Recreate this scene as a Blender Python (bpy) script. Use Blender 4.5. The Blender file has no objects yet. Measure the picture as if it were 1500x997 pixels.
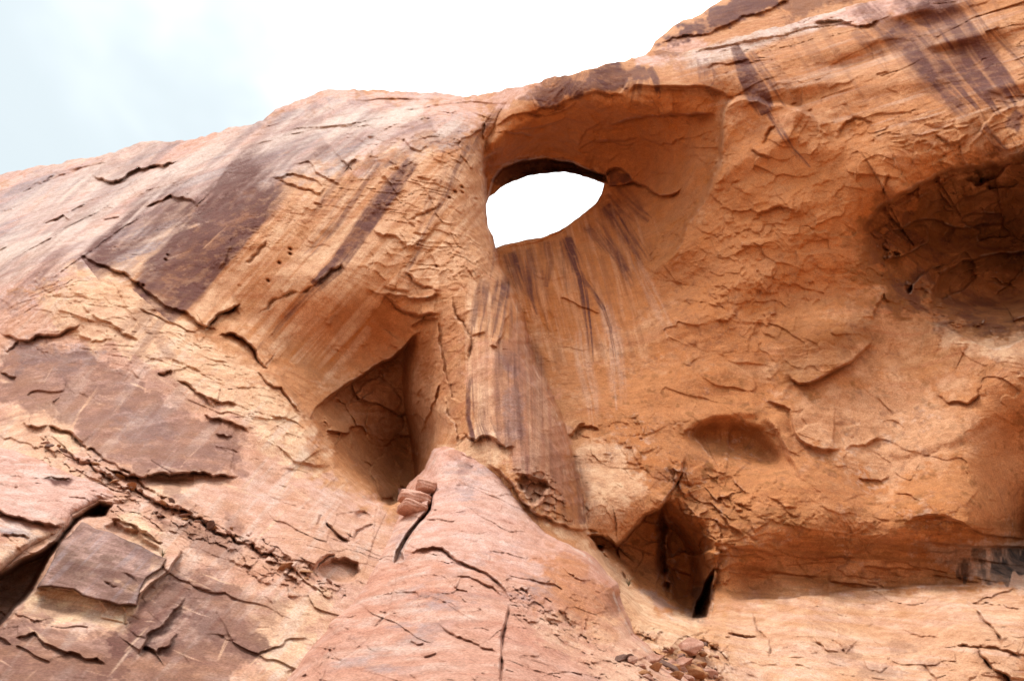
import bpy, math, random
import numpy as np
from mathutils import Vector

# ------------------------------------------------------------------ camera
scene = bpy.context.scene
COL = scene.collection
PITCH = math.radians(40.0)
FPX = 1112.0                       # focal length in photo pixels (photo is 1500 wide)
CAMZ = 1.6
cam_d = bpy.data.cameras.new("camera")
cam_d.sensor_width = 36.0
cam_d.lens = 36.0 * FPX / 1500.0
cam_d.clip_start = 0.1
cam_d.clip_end = 3000.0
cam = bpy.data.objects.new("camera", cam_d)
cam.location = (0, 0, CAMZ)
cam.rotation_euler = (math.radians(90) + PITCH, 0, 0)
COL.objects.link(cam)
scene.camera = cam

# ------------------------------------------------------------------ sky and sun
SUN_EL, SUN_AZ = math.radians(66), math.radians(-122)   # azimuth from +Y towards +X
w = bpy.data.worlds.new("World")
scene.world = w
w.use_nodes = True
nt = w.node_tree
nt.nodes.clear()
def wn(t, **k):
    n = nt.nodes.new(t)
    for a, b in k.items():
        setattr(n, a, b)
    return n
out = wn("ShaderNodeOutputWorld")
bg = wn("ShaderNodeBackground")
sky = wn("ShaderNodeTexSky", sky_type='NISHITA', sun_disc=False)
sky.sun_elevation = SUN_EL
sky.sun_rotation = SUN_AZ
sky.air_density = 1.0
sky.dust_density = 2.0
tc = wn("ShaderNodeTexCoord")
mp = wn("ShaderNodeMapping")
mp.inputs['Scale'].default_value = (1.0, 1.0, 2.2)
nz = wn("ShaderNodeTexNoise")
nz.inputs['Scale'].default_value = 1.7
nz.inputs['Detail'].default_value = 4
nz.inputs['Roughness'].default_value = 0.55
nz.inputs['Distortion'].default_value = 0.5
# the opening in the cloud: around the direction of the photo's upper left corner
dot = wn("ShaderNodeVectorMath", operation='DOT_PRODUCT')
gapdir = Vector((-0.70, 0.52, 0.95)).normalized()
dot.inputs[1].default_value = gapdir
gm = wn("ShaderNodeMapRange", interpolation_type='SMOOTHSTEP')
gm.inputs['From Min'].default_value = 0.78
gm.inputs['From Max'].default_value = 1.0
gm.inputs['To Min'].default_value = 0.0
gm.inputs['To Max'].default_value = 0.40
add = wn("ShaderNodeMath", operation='SUBTRACT')
cr = wn("ShaderNodeMapRange", interpolation_type='SMOOTHSTEP')
cr.inputs['From Min'].default_value = 0.08
cr.inputs['From Max'].default_value = 0.80
mixw = wn("ShaderNodeMix", data_type='RGBA')
SKY_K = 1.0
mixw.inputs['B'].default_value = (8.8, 9.1, 9.3, 1)
nt.links.new(tc.outputs['Generated'], mp.inputs['Vector'])
nt.links.new(mp.outputs['Vector'], nz.inputs['Vector'])
nt.links.new(tc.outputs['Generated'], dot.inputs[0])
nt.links.new(dot.outputs['Value'], gm.inputs['Value'])
nt.links.new(nz.outputs['Fac'], add.inputs[0])
nt.links.new(gm.outputs['Result'], add.inputs[1])
nt.links.new(add.outputs['Value'], cr.inputs['Value'])
crm = wn('ShaderNodeMapRange'); crm.inputs['To Min'].default_value = 0.08
nt.links.new(cr.outputs['Result'], crm.inputs['Value'])
nt.links.new(crm.outputs['Result'], mixw.inputs['Factor'])
# overcast dome: brightest overhead, dimmer towards the horizon
sep = wn('ShaderNodeSeparateXYZ'); nt.links.new(tc.outputs['Generated'], sep.inputs['Vector'])
zr = wn('ShaderNodeMapRange'); zr.inputs['From Min'].default_value = 0.0; zr.inputs['From Max'].default_value = 1.0
zr.inputs['To Min'].default_value = 0.42; zr.inputs['To Max'].default_value = 1.35
nt.links.new(sep.outputs['Z'], zr.inputs['Value'])
cl = wn('ShaderNodeMix', data_type='RGBA', blend_type='MULTIPLY'); cl.inputs['Factor'].default_value = 1.0
cl.inputs['A'].default_value = (8.8, 9.1, 9.3, 1)
nt.links.new(zr.outputs['Result'], cl.inputs['B'])
nt.links.new(cl.outputs['Result'], mixw.inputs['B'])
thin = wn('ShaderNodeMix', data_type='RGBA'); thin.inputs['Factor'].default_value = 0.93; thin.inputs['B'].default_value = (2.45, 2.82, 2.92, 1)
nt.links.new(sky.outputs['Color'], thin.inputs['A'])
nt.links.new(thin.outputs['Result'], mixw.inputs['A'])
nt.links.new(mixw.outputs['Result'], bg.inputs['Color'])
bg.inputs['Strength'].default_value = 0.12
nt.links.new(bg.outputs['Background'], out.inputs['Surface'])

sd = bpy.data.lights.new("sun", 'SUN')
sd.energy = 1.5
sd.angle = math.radians(18)
sd.color = (1.0, 0.95, 0.88)
sun = bpy.data.objects.new("sun", sd)
sdir = Vector((math.sin(SUN_AZ) * math.cos(SUN_EL), math.cos(SUN_AZ) * math.cos(SUN_EL), math.sin(SUN_EL)))
sun.rotation_euler = (-sdir).to_track_quat('-Z', 'Y').to_euler()
sun.location = (0, -20, 60)
COL.objects.link(sun)

scene.view_settings.view_transform = 'Standard'
scene.view_settings.look = 'None'
scene.view_settings.gamma = 1
scene.view_settings.exposure = 1.17
scene.view_settings.use_curve_mapping = False
scene.cycles.max_bounces = 8
scene.cycles.diffuse_bounces = 5
scene.render.engine = 'CYCLES'

# ------------------------------------------------------------------ noise in metres
RS = np.random.RandomState(7)
LAT = RS.rand(64, 64, 64).astype(np.float32)
def vnoise(x, y, z=0.0):
    x = np.asarray(x, np.float32); y = np.asarray(y, np.float32)
    z = np.zeros_like(x) + np.float32(z) if np.isscalar(z) else np.asarray(z, np.float32)
    xi = np.floor(x).astype(np.int32); yi = np.floor(y).astype(np.int32); zi = np.floor(z).astype(np.int32)
    fx = x - xi; fy = y - yi; fz = z - zi
    fx = fx * fx * fx * (fx * (fx * 6 - 15) + 10); fy = fy * fy * fy * (fy * (fy * 6 - 15) + 10); fz = fz * fz * (3 - 2 * fz)
    x0 = xi & 63; x1 = (xi + 1) & 63; y0 = yi & 63; y1 = (yi + 1) & 63; z0 = zi & 63; z1 = (zi + 1) & 63
    a = LAT[x0, y0, z0] * (1 - fx) + LAT[x1, y0, z0] * fx
    b = LAT[x0, y1, z0] * (1 - fx) + LAT[x1, y1, z0] * fx
    c = LAT[x0, y0, z1] * (1 - fx) + LAT[x1, y0, z1] * fx
    d = LAT[x0, y1, z1] * (1 - fx) + LAT[x1, y1, z1] * fx
    return (a * (1 - fy) + b * fy) * (1 - fz) + (c * (1 - fy) + d * fy) * fz   # 0..1
def fbm(p, sx, sy=None, sz=None, o=4, g=0.5, off=0.0):
    sy = sx if sy is None else sy; sz = sx if sz is None else sz
    r = 0; a = 1; t = 0
    for k in range(o):
        q = 2.03 ** k
        r = r + a * (vnoise(p[0] * q / sx + off + 11.3 * k, p[1] * q / sy + off * 1.7 + 5.1 * k, p[2] * q / sz + off * 0.6 + 3.7 * k) * 2 - 1)
        t += a; a *= g
    return r / t        # about -1..1
def sst(a, b, x):
    t = np.clip((x - a) / (b - a), 0, 1)
    return t * t * (3 - 2 * t)

# ------------------------------------------------------------------ the view rays used to lay the rock out at real distances
CP, SP = math.cos(PITCH), math.sin(PITCH)
def rays(px, py):
    u = (px - 750.0) / FPX; v = -(py - 498.5) / FPX
    return u, CP - v * SP, SP + v * CP
def world(px, py, Y):
    rx, ry, rz = rays(px, py)
    k = Y / ry
    return rx * k, Y, CAMZ + rz * k

def tps(ctrl):
    c = np.array(ctrl, float)
    xy = c[:, :2] / 500.0
    n = len(c)
    d = np.linalg.norm(xy[:, None] - xy[None], axis=2)
    K = np.where(d > 0, d * d * np.log(d + 1e-12), 0) + np.eye(n) * 2e-4
    P = np.c_[np.ones(n), xy]
    A = np.zeros((n + 3, n + 3)); A[:n, :n] = K; A[:n, n:] = P; A[n:, :n] = P.T
    s = np.linalg.solve(A, np.r_[c[:, 2], 0, 0, 0])
    def f(px, py):
        x = (px / 500.0).astype(np.float32); y = (py / 500.0).astype(np.float32)
        r = s[n] + s[n + 1] * x + s[n + 2] * y
        for i in range(n):
            q = (x - np.float32(xy[i, 0])) ** 2 + (y - np.float32(xy[i, 1])) ** 2
            r = r + np.float32(0.5 * s[i]) * q * np.log(q + 1e-9)
        return r
    return f

def jitter(pts, rough=0.12, step=7.0, seed=0, extra=None):
    """midpoint-displace a polyline; extra columns are interpolated"""
    rng = random.Random(seed * 7919 + len(pts))
    P = [tuple(map(float, p)) for p in pts]
    first = True
    while True:
        Q = [P[0]]; split = False
        for a, b in zip(P[:-1], P[1:]):
            L = math.hypot(b[0] - a[0], b[1] - a[1])
            if L > step:
                split = True
                nx, ny = -(b[1] - a[1]) / L, (b[0] - a[0]) / L
                o = rng.uniform(-1, 1) * rough * min(L, 60)
                m = tuple((a[i] + b[i]) / 2 for i in range(len(a)))
                m = (m[0] + nx * o, m[1] + ny * o) + m[2:]
                Q += [m, b]
            else:
                Q.append(b)
        P = Q
        if not split:
            return np.array(P)

def inpoly(X, Y, poly):
    c = np.zeros(X.shape, bool)
    n = len(poly)
    for i in range(n):
        x0, y0 = poly[i][:2]; x1, y1 = poly[(i + 1) % n][:2]
        if y0 == y1: continue
        k = (Y >= min(y0, y1)) & (Y < max(y0, y1))
        c ^= k & (X < (x1 - x0) * (Y - y0) / (y1 - y0) + x0)
    return c

class Field:
    """a height field of rock: X, Y in layout pixels, D = distance from the viewer's wall line in metres"""
    def __init__(s, xs, ys):
        s.xs = np.asarray(xs, float); s.ys = np.asarray(ys, float)
        s.X, s.Y = np.meshgrid(s.xs, s.ys)
        s.X = s.X.astype(np.float32); s.Y = s.Y.astype(np.float32)
        s.M = {}
    def mask(s, n):
        if n not in s.M: s.M[n] = np.zeros(s.X.shape, np.float32)
        return s.M[n]
    def win(s, x0, y0, x1, y1):
        a = max(0, np.searchsorted(s.xs, x0)); b = min(len(s.xs), np.searchsorted(s.xs, x1) + 1)
        c = max(0, np.searchsorted(s.ys, y0)); d = min(len(s.ys), np.searchsorted(s.ys, y1) + 1)
        return slice(c, d), slice(a, b)
    def line(s, P, R):
        """window, distance, signed distance, t (0..1), interpolated extra columns"""
        W = s.win(P[:, 0].min() - R, P[:, 1].min() - R, P[:, 0].max() + R, P[:, 1].max() + R)
        X = s.X[W]; Y = s.Y[W]
        if X.size == 0: return None
        seg = np.hypot(np.diff(P[:, 0]), np.diff(P[:, 1])); cum = np.r_[0, np.cumsum(seg)]; L = cum[-1]
        D = np.full(X.shape, 1e9, np.float32); S = np.zeros(X.shape, np.float32); T = np.zeros(X.shape, np.float32)
        E = [np.zeros(X.shape, np.float32) for _ in range(P.shape[1] - 2)]
        xs = s.xs[W[1]]; ys = s.ys[W[0]]
        for i in range(len(P) - 1):
            ax, ay = P[i, :2]; bx, by = P[i + 1, :2]; l = seg[i]
            if l == 0: continue
            a = np.searchsorted(xs, min(ax, bx) - R); b = np.searchsorted(xs, max(ax, bx) + R) + 1
            c = np.searchsorted(ys, min(ay, by) - R); d = np.searchsorted(ys, max(ay, by) + R) + 1
            w = (slice(c, d), slice(a, b))
            x = X[w] - ax; y = Y[w] - ay
            if x.size == 0: continue
            ux, uy = (bx - ax) / l, (by - ay) / l
            t = np.clip(x * ux + y * uy, 0, l)
            dd = np.hypot(x - t * ux, y - t * uy)
            m = dd < D[w]
            D[w] = np.where(m, dd, D[w])
            S[w] = np.where(m, np.sign(x * uy - y * ux), S[w])     # + on the left hand when walking along the line (image y down)
            T[w] = np.where(m, (cum[i] + t) / L, T[w])
            for k in range(len(E)):
                E[k][w] = np.where(m, P[i, 2 + k] + (P[i + 1, 2 + k] - P[i, 2 + k]) * t / l, E[k][w])
        return W, D, S * D, T, E
    def ledge(s, pts, amp, wp=25, wr=10, ar=0.35, soft=1.4, rough=0.14, seed=1, taper=0.15, step=6):
        """rock stands proud by amp on the LEFT of the line (walking direction, screen), cut back on the right"""
        P = jitter([(p[0], p[1], (p[2] if len(p) > 2 else 1.0)) for p in pts], rough, step, seed)
        r = s.line(P, max(wp, wr) * 2.6)
        if r is None: return
        W, D, SD, T, E = r
        Lp = np.hypot(np.diff(P[:, 0]), np.diff(P[:, 1])).sum()
        E[0] = E[0] * (0.45 + 1.0 * vnoise(T * Lp / 22.0 + seed * 3.3, seed * 0.71 + 0 * T, 0.5))
        a = amp * E[0] * (sst(0, taper, T) * sst(0, taper, 1 - T) if taper else 1)
        up = np.exp(-(np.abs(SD) / wp) ** 1.3); dn = np.exp(-(np.abs(SD) / wr) ** 1.3)
        f = sst(-soft, soft, SD)
        fade = sst(max(wp, wr) * 2.6, max(wp, wr) * 1.6, D)
        s.D[W] -= a * fade * (f * up * (1 - ar) - (1 - f) * dn * ar)
    def crack(s, pts, depth=0.3, width=2.2, rough=0.18, seed=1, step=6, taper=0.2):
        P = jitter([(p[0], p[1], (p[2] if len(p) > 2 else 1.0)) for p in pts], rough, step, seed)
        r = s.line(P, width * 4 + 4)
        if r is None: return
        W, D, SD, T, E = r
        Lp = np.hypot(np.diff(P[:, 0]), np.diff(P[:, 1])).sum()
        E[0] = E[0] * sst(0.15, 0.75, vnoise(T * Lp / 16.0 + seed * 1.9, seed * 0.37 + 0 * T, 1.5)) * 1.3 + 0.04
        k = E[0] * (0.25 + sst(0, taper, T) * sst(0, taper, 1 - T))
        s.D[W] += depth * k * np.exp(-(D / (width * (0.5 + 0.6 * k))) ** 2)
    def bump(s, cx, cy, rx, ry, ang, amp, p=1.0):
        R = max(rx, ry) * 2.6
        W = s.win(cx - R, cy - R, cx + R, cy + R)
        if s.X[W].size == 0: return
        c, q = math.cos(math.radians(ang)), math.sin(math.radians(ang))
        x = s.X[W] - cx; y = s.Y[W] - cy
        a = (x * c + y * q) / rx; b = (-x * q + y * c) / ry
        s.D[W] -= amp * np.exp(-(a * a + b * b) ** p)
    def polysd(s, poly, R, seed=1, rough=0.0, step=8):
        pts = list(poly) + [poly[0]]
        P = jitter(pts, rough, step, seed)
        r = s.line(P, R)
        if r is None: return None
        W, D, SD, T, E = r
        ins = inpoly(s.X[W], s.Y[W], P[:-1])
        return W, np.where(ins, D, -D), ins
    def pit(s, poly, depth, soft=6, seed=1, rough=0.1, inner=None):
        """recess with sharp edge; inner = how wide the floor keeps falling"""
        xs = [p[0] for p in poly]; ys = [p[1] for p in poly]
        R = max(max(xs) - min(xs), max(ys) - min(ys))
        r = s.polysd(poly, R, seed, rough)
        if r is None: return
        W, sd, ins = r
        if inner: s.D[W] += depth * np.where(ins, 1 - np.exp(-np.clip(sd, 0, 1e3) / inner), 0)
        else: s.D[W] += depth * sst(0, soft, sd)
    def paint(s, name, poly, val=1.0, soft=8, seed=1, rough=0.12, mode='max'):
        xs = [p[0] for p in poly]; ys = [p[1] for p in poly]
        R = max(soft * 1.2, min(max(xs) - min(xs), max(ys) - min(ys)) * 0.7)
        r = s.polysd(poly, R, seed, rough)
        if r is None: return
        W, sd, ins = r
        m = s.mask(name)
        nn = vnoise(s.X[W] / 23 + seed, s.Y[W] / 17, 0.3) * 0.5 + vnoise(s.X[W] / 9 + seed, s.Y[W] / 6, 4.3) * 0.3 + vnoise(s.X[W] / 3.6, s.Y[W] / 2.6 + seed, 8.3) * 0.2 - 0.5
        if soft > 3: sd = np.where(np.abs(sd) < 1e8, sd + nn * soft * 4.5, sd); soft = soft * 0.6
        v = sst(-soft, soft, sd) * (np.abs(sd) < 1e8) + ins * (np.abs(sd) > 1e8)
        v = np.clip(v, 0, 1) * abs(val)
        if val < 0: m[W] = m[W] * (1 - v)
        else: m[W] = np.maximum(m[W], v)
    def streak(s, pts, wid, name='varnish', val=1.0, freq=0.14, seed=1, edge=0.35, fade=(0.06, 0.35), contrast=1.0):
        """bands of mineral stain running down the rock; pts may carry a width factor"""
        P = jitter([(p[0], p[1], (p[2] if len(p) > 2 else 1.0)) for p in pts], 0.02, 10, seed)
        r = s.line(P, wid * 1.7)
        if r is None: return
        W, D, SD, T, E = r
        L = np.hypot(np.diff(P[:, 0]), np.diff(P[:, 1])).sum()
        far = D > wid * 1.7
        SD = np.where(far, 0, SD); E[0] = np.maximum(E[0], 0.1)
        n = vnoise(SD * freq / np.maximum(E[0], 0.3) + 100 + seed * 3.1, T * L / 70.0, seed * 1.37) * 0.6 + vnoise(SD * freq * 3.1 + seed, T * L / 40.0, seed * 0.77) * 0.4
        half = wid * E[0] * 0.5
        ragged = vnoise(SD * freq * 1.4 + 31 * seed, 0 * T, seed * 2.3) * 0.6 + vnoise(SD * freq * 4 + 31 * seed, 0 * T, seed * 2.3) * 0.4
        tt = T * (0.55 + 0.75 * ragged) if fade[1] > 0 else T
        e = sst(half * (1 + edge), half * (1 - edge), np.abs(SD) + (n - 0.5) * half * 0.5)
        v = e * sst(0, max(fade[0], 1e-3), T) * (1 - sst(1 - fade[1], 1.0, tt) if fade[1] > 0 else 1)
        v = v * ((T > 0) & (T < 1)) * ~far
        v = v * np.clip(1.0 - (0.56 - n) * 3.4 * contrast, 0.05, 1) * val
        m = s.mask(name)
        m[W] = np.maximum(m[W], v)
    def base_world(s):
        return world(s.X, s.Y, s.D)
# ------------------------------------------------------------------ overall forms of the cliff (layout x, y, distance)
RIM = [(0,257),(60,243),(120,231),(170,222),(205,206),(228,206),(240,208),(300,200),(310,194),(350,186),(385,176),(403,160),(440,148),(462,138),(480,131),(520,132),
       (570,135),(620,137),(690,140),(730,134),(765,127),(790,119),(815,112),(860,101),(915,92),(925,84),(950,76),(975,74),(1000,75),(1050,62),(1110,45),(1180,27),(1240,10),(1290,-3),(1400,-35),(1600,-90),(1950,-180)]
SKY = [(-600,390),(-300,322),(-120,283)] + RIM + [(1950,-900),(-600,-900)]
EYE = [(714,322),(712,300),(716,289),(733,275),(752,265),(775,258),(800,254.5),(830,252.5),(850,256),(868,262),(885,269),(881,284),(872,298),(858,311),(840,324),(812,341),(790,349),(765,353),(740,357),(726,362),(722,345),(715,333)]
EDGE = [(830,-300,0,90),(800,-60,0,90),(770,100,0,60),(728,172,0,28),(712,205,0,10),(708,235,0,4),(711,270,0,3),(713,300,0,3),(714,322,0,3),(722,348,0,3),(726,363,0,3),(738,400,0,3),(752,428,0,3),(762,455,0,3),(770,485,0,3),
        (779,520,0,3),(800,560,0,3),(818,600,0,3),(830,640,0,3),(836,670,0,4),(848,710,0,5),(856,742,0,4),(862,775,0,4),(872,800,0,5),(890,830,0,6),(912,862,0,8),(942,893,0,12),(1000,925,0,40),(1040,1000,0,90),(1060,1300,0,90)]
RF = [(a[0], a[1], a[2]) for a in [
 (-380,340,60),(-380,600,42),(-380,1000,22),(-380,1250,14),(0,257,50),(210,207,47),(400,160,44),(480,132,42),(600,137,40.5),(690,140,39),
 (0,400,35),(0,330,41),(200,280,40),(400,200,38.5),(550,172,37.5),(640,165,37),(150,350,35),(380,250,34.2),(500,235,34),(640,195,35)]]
LEFT = RF + [
 (300,350,32.3),(450,350,31.8),(560,310,32.2),(610,260,33),(250,415,31.6),(480,430,31.6),(400,420,31.4),(350,460,31.8),
 (430,500,33.0),(500,500,34.4),(560,500,36.0),(500,570,35.0),(560,590,35.4),(590,640,36.2),(590,690,36.0),(540,690,34.0),(600,540,35.2),(632,560,33.6),
 (550,440,33.0),(640,440,32),(650,520,32.2),(645,600,32.4),(628,640,35.0),(650,660,31.4),
 (110,385,31.5),(240,470,30.4),(320,515,30.0),(390,570,29.6),(440,650,29.0),(500,725,28.8),(580,760,29),
 (200,520,29),(300,600,27.6),(400,700,26.6),(100,500,29.4),(0,500,30.5),(0,600,26.5),(200,650,25),(350,720,24.4),(450,800,22.5),(500,860,22),
 (0,750,21),(200,800,20.5),(350,870,20),(0,997,15),(200,997,16),(400,997,17.5),(100,900,17.6),(0,1250,9),(400,1250,11),(800,1250,12),
 (700,230,34),(680,280,33.4),(690,350,32.8),(705,420,31.8),(740,500,30.4),(745,600,29.2),(700,640,29.5),(780,700,28.6),(720,720,29.5),(800,800,28),(600,850,24),(700,950,22),(830,900,25),
 (760,150,36),(860,120,34),(950,95,34.2),(1110,45,33),(900,300,40),(1000,600,36),(1100,1000,28)]
RIGHT = RF[4:10] + [
 (500,400,41),(600,600,38),(650,800,33),(500,300,41),(650,300,43),(660,480,42),
 (760,150,36),(860,135,33.3),(950,128,32.6),(1020,126,32.2),(900,103,34),(800,118,35.6),(960,76,35),(1110,45,33.4),(1240,10,31.5),(1500,-60,27.5),(1800,-140,25),(1000,-200,38),
 (720,215,38),(770,180,37.2),(860,172,36.6),(850,210,40),(950,170,35.6),(960,215,39),(1030,175,34.4),(920,250,42.5),(1060,200,33.6),(1055,270,35),(1010,240,37.6),
 (715,250,42),(760,235,42.5),(830,232,42.8),(885,255,43.5),(800,258,44.6),
 (730,362,43.4),(800,345,43.8),(850,315,43.8),(885,280,44.2),(780,300,44),
 (925,285,43),(955,330,41),(1000,300,38.8),(940,400,40.8),(1030,380,37.2),
 (760,395,42),(830,400,42),(830,470,41.8),(800,540,40.6),(900,500,40.2),
 (860,600,38.6),(950,600,38),(900,680,36.6),(860,700,35.6),(980,700,36.2),(900,760,34.6),(875,740,34),(800,650,38),
 (930,820,36.8),(900,800,36),(1000,800,37.4),(1010,880,37.0),(1060,840,36.4),(1035,915,32),(960,915,29.5),
 (1100,100,31.7),(1200,100,30.4),(1300,100,28.9),(1450,100,27),(1120,200,32),(1250,200,30.3),(1400,200,28.3),(1130,300,33.6),(1300,270,31),(1480,215,27.4),
 (1150,400,35.6),(1270,380,34.4),(1150,500,36.8),(1080,600,37.2),(1250,600,36.6),(1400,600,34.2),(1480,650,33.6),(1300,700,36),(1450,740,34),(1200,775,34.6),(1100,790,35.2),(1320,770,34.0),(1050,720,37),
 (1380,320,36.2),(1330,350,36),(1420,390,38.2),(1490,360,38.6),(1440,460,36),(1490,520,32.6),
 (1100,862,37.4),(1200,852,37.4),(1300,848,37.0),(1400,842,37.0),(1500,840,36.8),(1420,775,33.4),(1495,770,36.5),(1180,905,32.2),(1400,890,31.3),(1500,880,30.8),(1080,930,31),(1100,997,28.4),(1300,997,27.4),(1500,997,26),(1000,990,27),
 (1750,200,25),(1750,500,33),(1750,800,31),(1750,1250,17),(1300,1250,18),(1000,1250,17),(700,1100,20)]
EDGE = [tuple(q) for q in jitter([tuple(p) for p in EDGE], 0.07, 9, 77)]

def spaced(a, b, step, lo, hi, g=1.12):
    core = list(np.arange(a, b + 1e-6, step)); s = step
    left = []; x = a
    while x > lo:
        s = min(s * g, 14); x -= s; left.append(x)
    s = step; right = []; x = b
    while x < hi:
        s = min(s * g, 14); x += s; right.append(x)
    return np.array(left[::-1] + core + right)

def full_sd(F, line, poly, R):
    """signed distance to a line (clipped at R), + inside poly"""
    P = np.array([p[:2] for p in line], float)
    r = F.line(np.c_[P, np.array([list(p[2:]) + [0] for p in line])[:, :2]] if len(line[0]) > 2 else P, R)
    ins = inpoly(F.X, F.Y, poly)
    d = np.full(F.X.shape, R, np.float32)
    W = r[0]; d[W] = np.minimum(r[1], R)
    E = []
    for e in r[4]:
        q = np.zeros(F.X.shape, np.float32); q[W] = e; E.append(q)
    return np.where(ins, d, -d), E

def cut(F, polys, step):
    """snap grid points near the outlines onto them; returns keep mask (True = rock)"""
    keep = np.ones(F.X.shape, bool)
    SDm = np.full(F.X.shape, 99.0, np.float32)
    for poly in polys:
        P = jitter(list(poly) + [poly[0]], 0.05 if len(poly) > 26 else 0.03, 4, 3)
        P[:, 1] += (vnoise(P[:, 0] / 26, P[:, 1] / 26, 2.2) - 0.5) * (5.0 if len(poly) > 26 else 2.0) + (vnoise(P[:, 0] / 7, P[:, 1] / 7, 6.2) - 0.5) * (3.2 if len(poly) > 26 else 1.4)
        P[-1] = P[0]
        r = F.line(P, step * 5)
        ins = inpoly(F.X, F.Y, P[:-1])
        W, D, S, T, E = r
        sd = np.full(F.X.shape, 99.0, np.float32); sd[W] = np.minimum(D, 99)
        sd = np.where(ins, -sd, sd)
        SDm = np.minimum(SDm, sd)
    gy, gx = np.gradient(SDm)
    n = np.hypot(gx, gy) + 1e-6
    near = (np.abs(SDm) < step * 0.75) & (n < 60)
    F.X = np.where(near, F.X - SDm * gx / n, F.X).astype(np.float32)
    F.Y = np.where(near, F.Y - SDm * gy / n, F.Y).astype(np.float32)
    keep = (SDm > 0) | near
    return keep, SDm

def skirt_rings(px, py, D, nx, ny):
    """rings that carry an outline back into the rock so it has thickness"""
    rings = []
    for off, back in ((1.5, 0.5), (4, 1.6), (9, 3.5), (18, 7.5)):
        rings.append(world(px + nx * off, py + ny * off, D + back))
    return rings

def mesh_from(name, V, faces, mats, attrs=None, normals=None, parent=None):
    me = bpy.data.meshes.new(name)
    n = len(V); f = len(faces)
    me.vertices.add(n); me.vertices.foreach_set('co', V.astype(np.float32).ravel())
    me.loops.add(f * 4); me.loops.foreach_set('vertex_index', faces.astype(np.int32).ravel())
    me.polygons.add(f)
    me.polygons.foreach_set('loop_start', np.arange(f, dtype=np.int32) * 4)
    me.polygons.foreach_set('loop_total', np.full(f, 4, np.int32))
    me.update(calc_edges=True)
    me.polygons.foreach_set('use_smooth', np.ones(f, bool))
    for k, v in (attrs or {}).items():
        a = me.attributes.new(k, 'FLOAT', 'POINT'); a.data.foreach_set('value', v.astype(np.float32).ravel())
    if normals is not None:
        me.normals_split_custom_set_from_vertices(normals.tolist())
    me.materials.append(mats)
    o = bpy.data.objects.new(name, me); COL.objects.link(o)
    if parent: o.parent = parent
    return o

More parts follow.
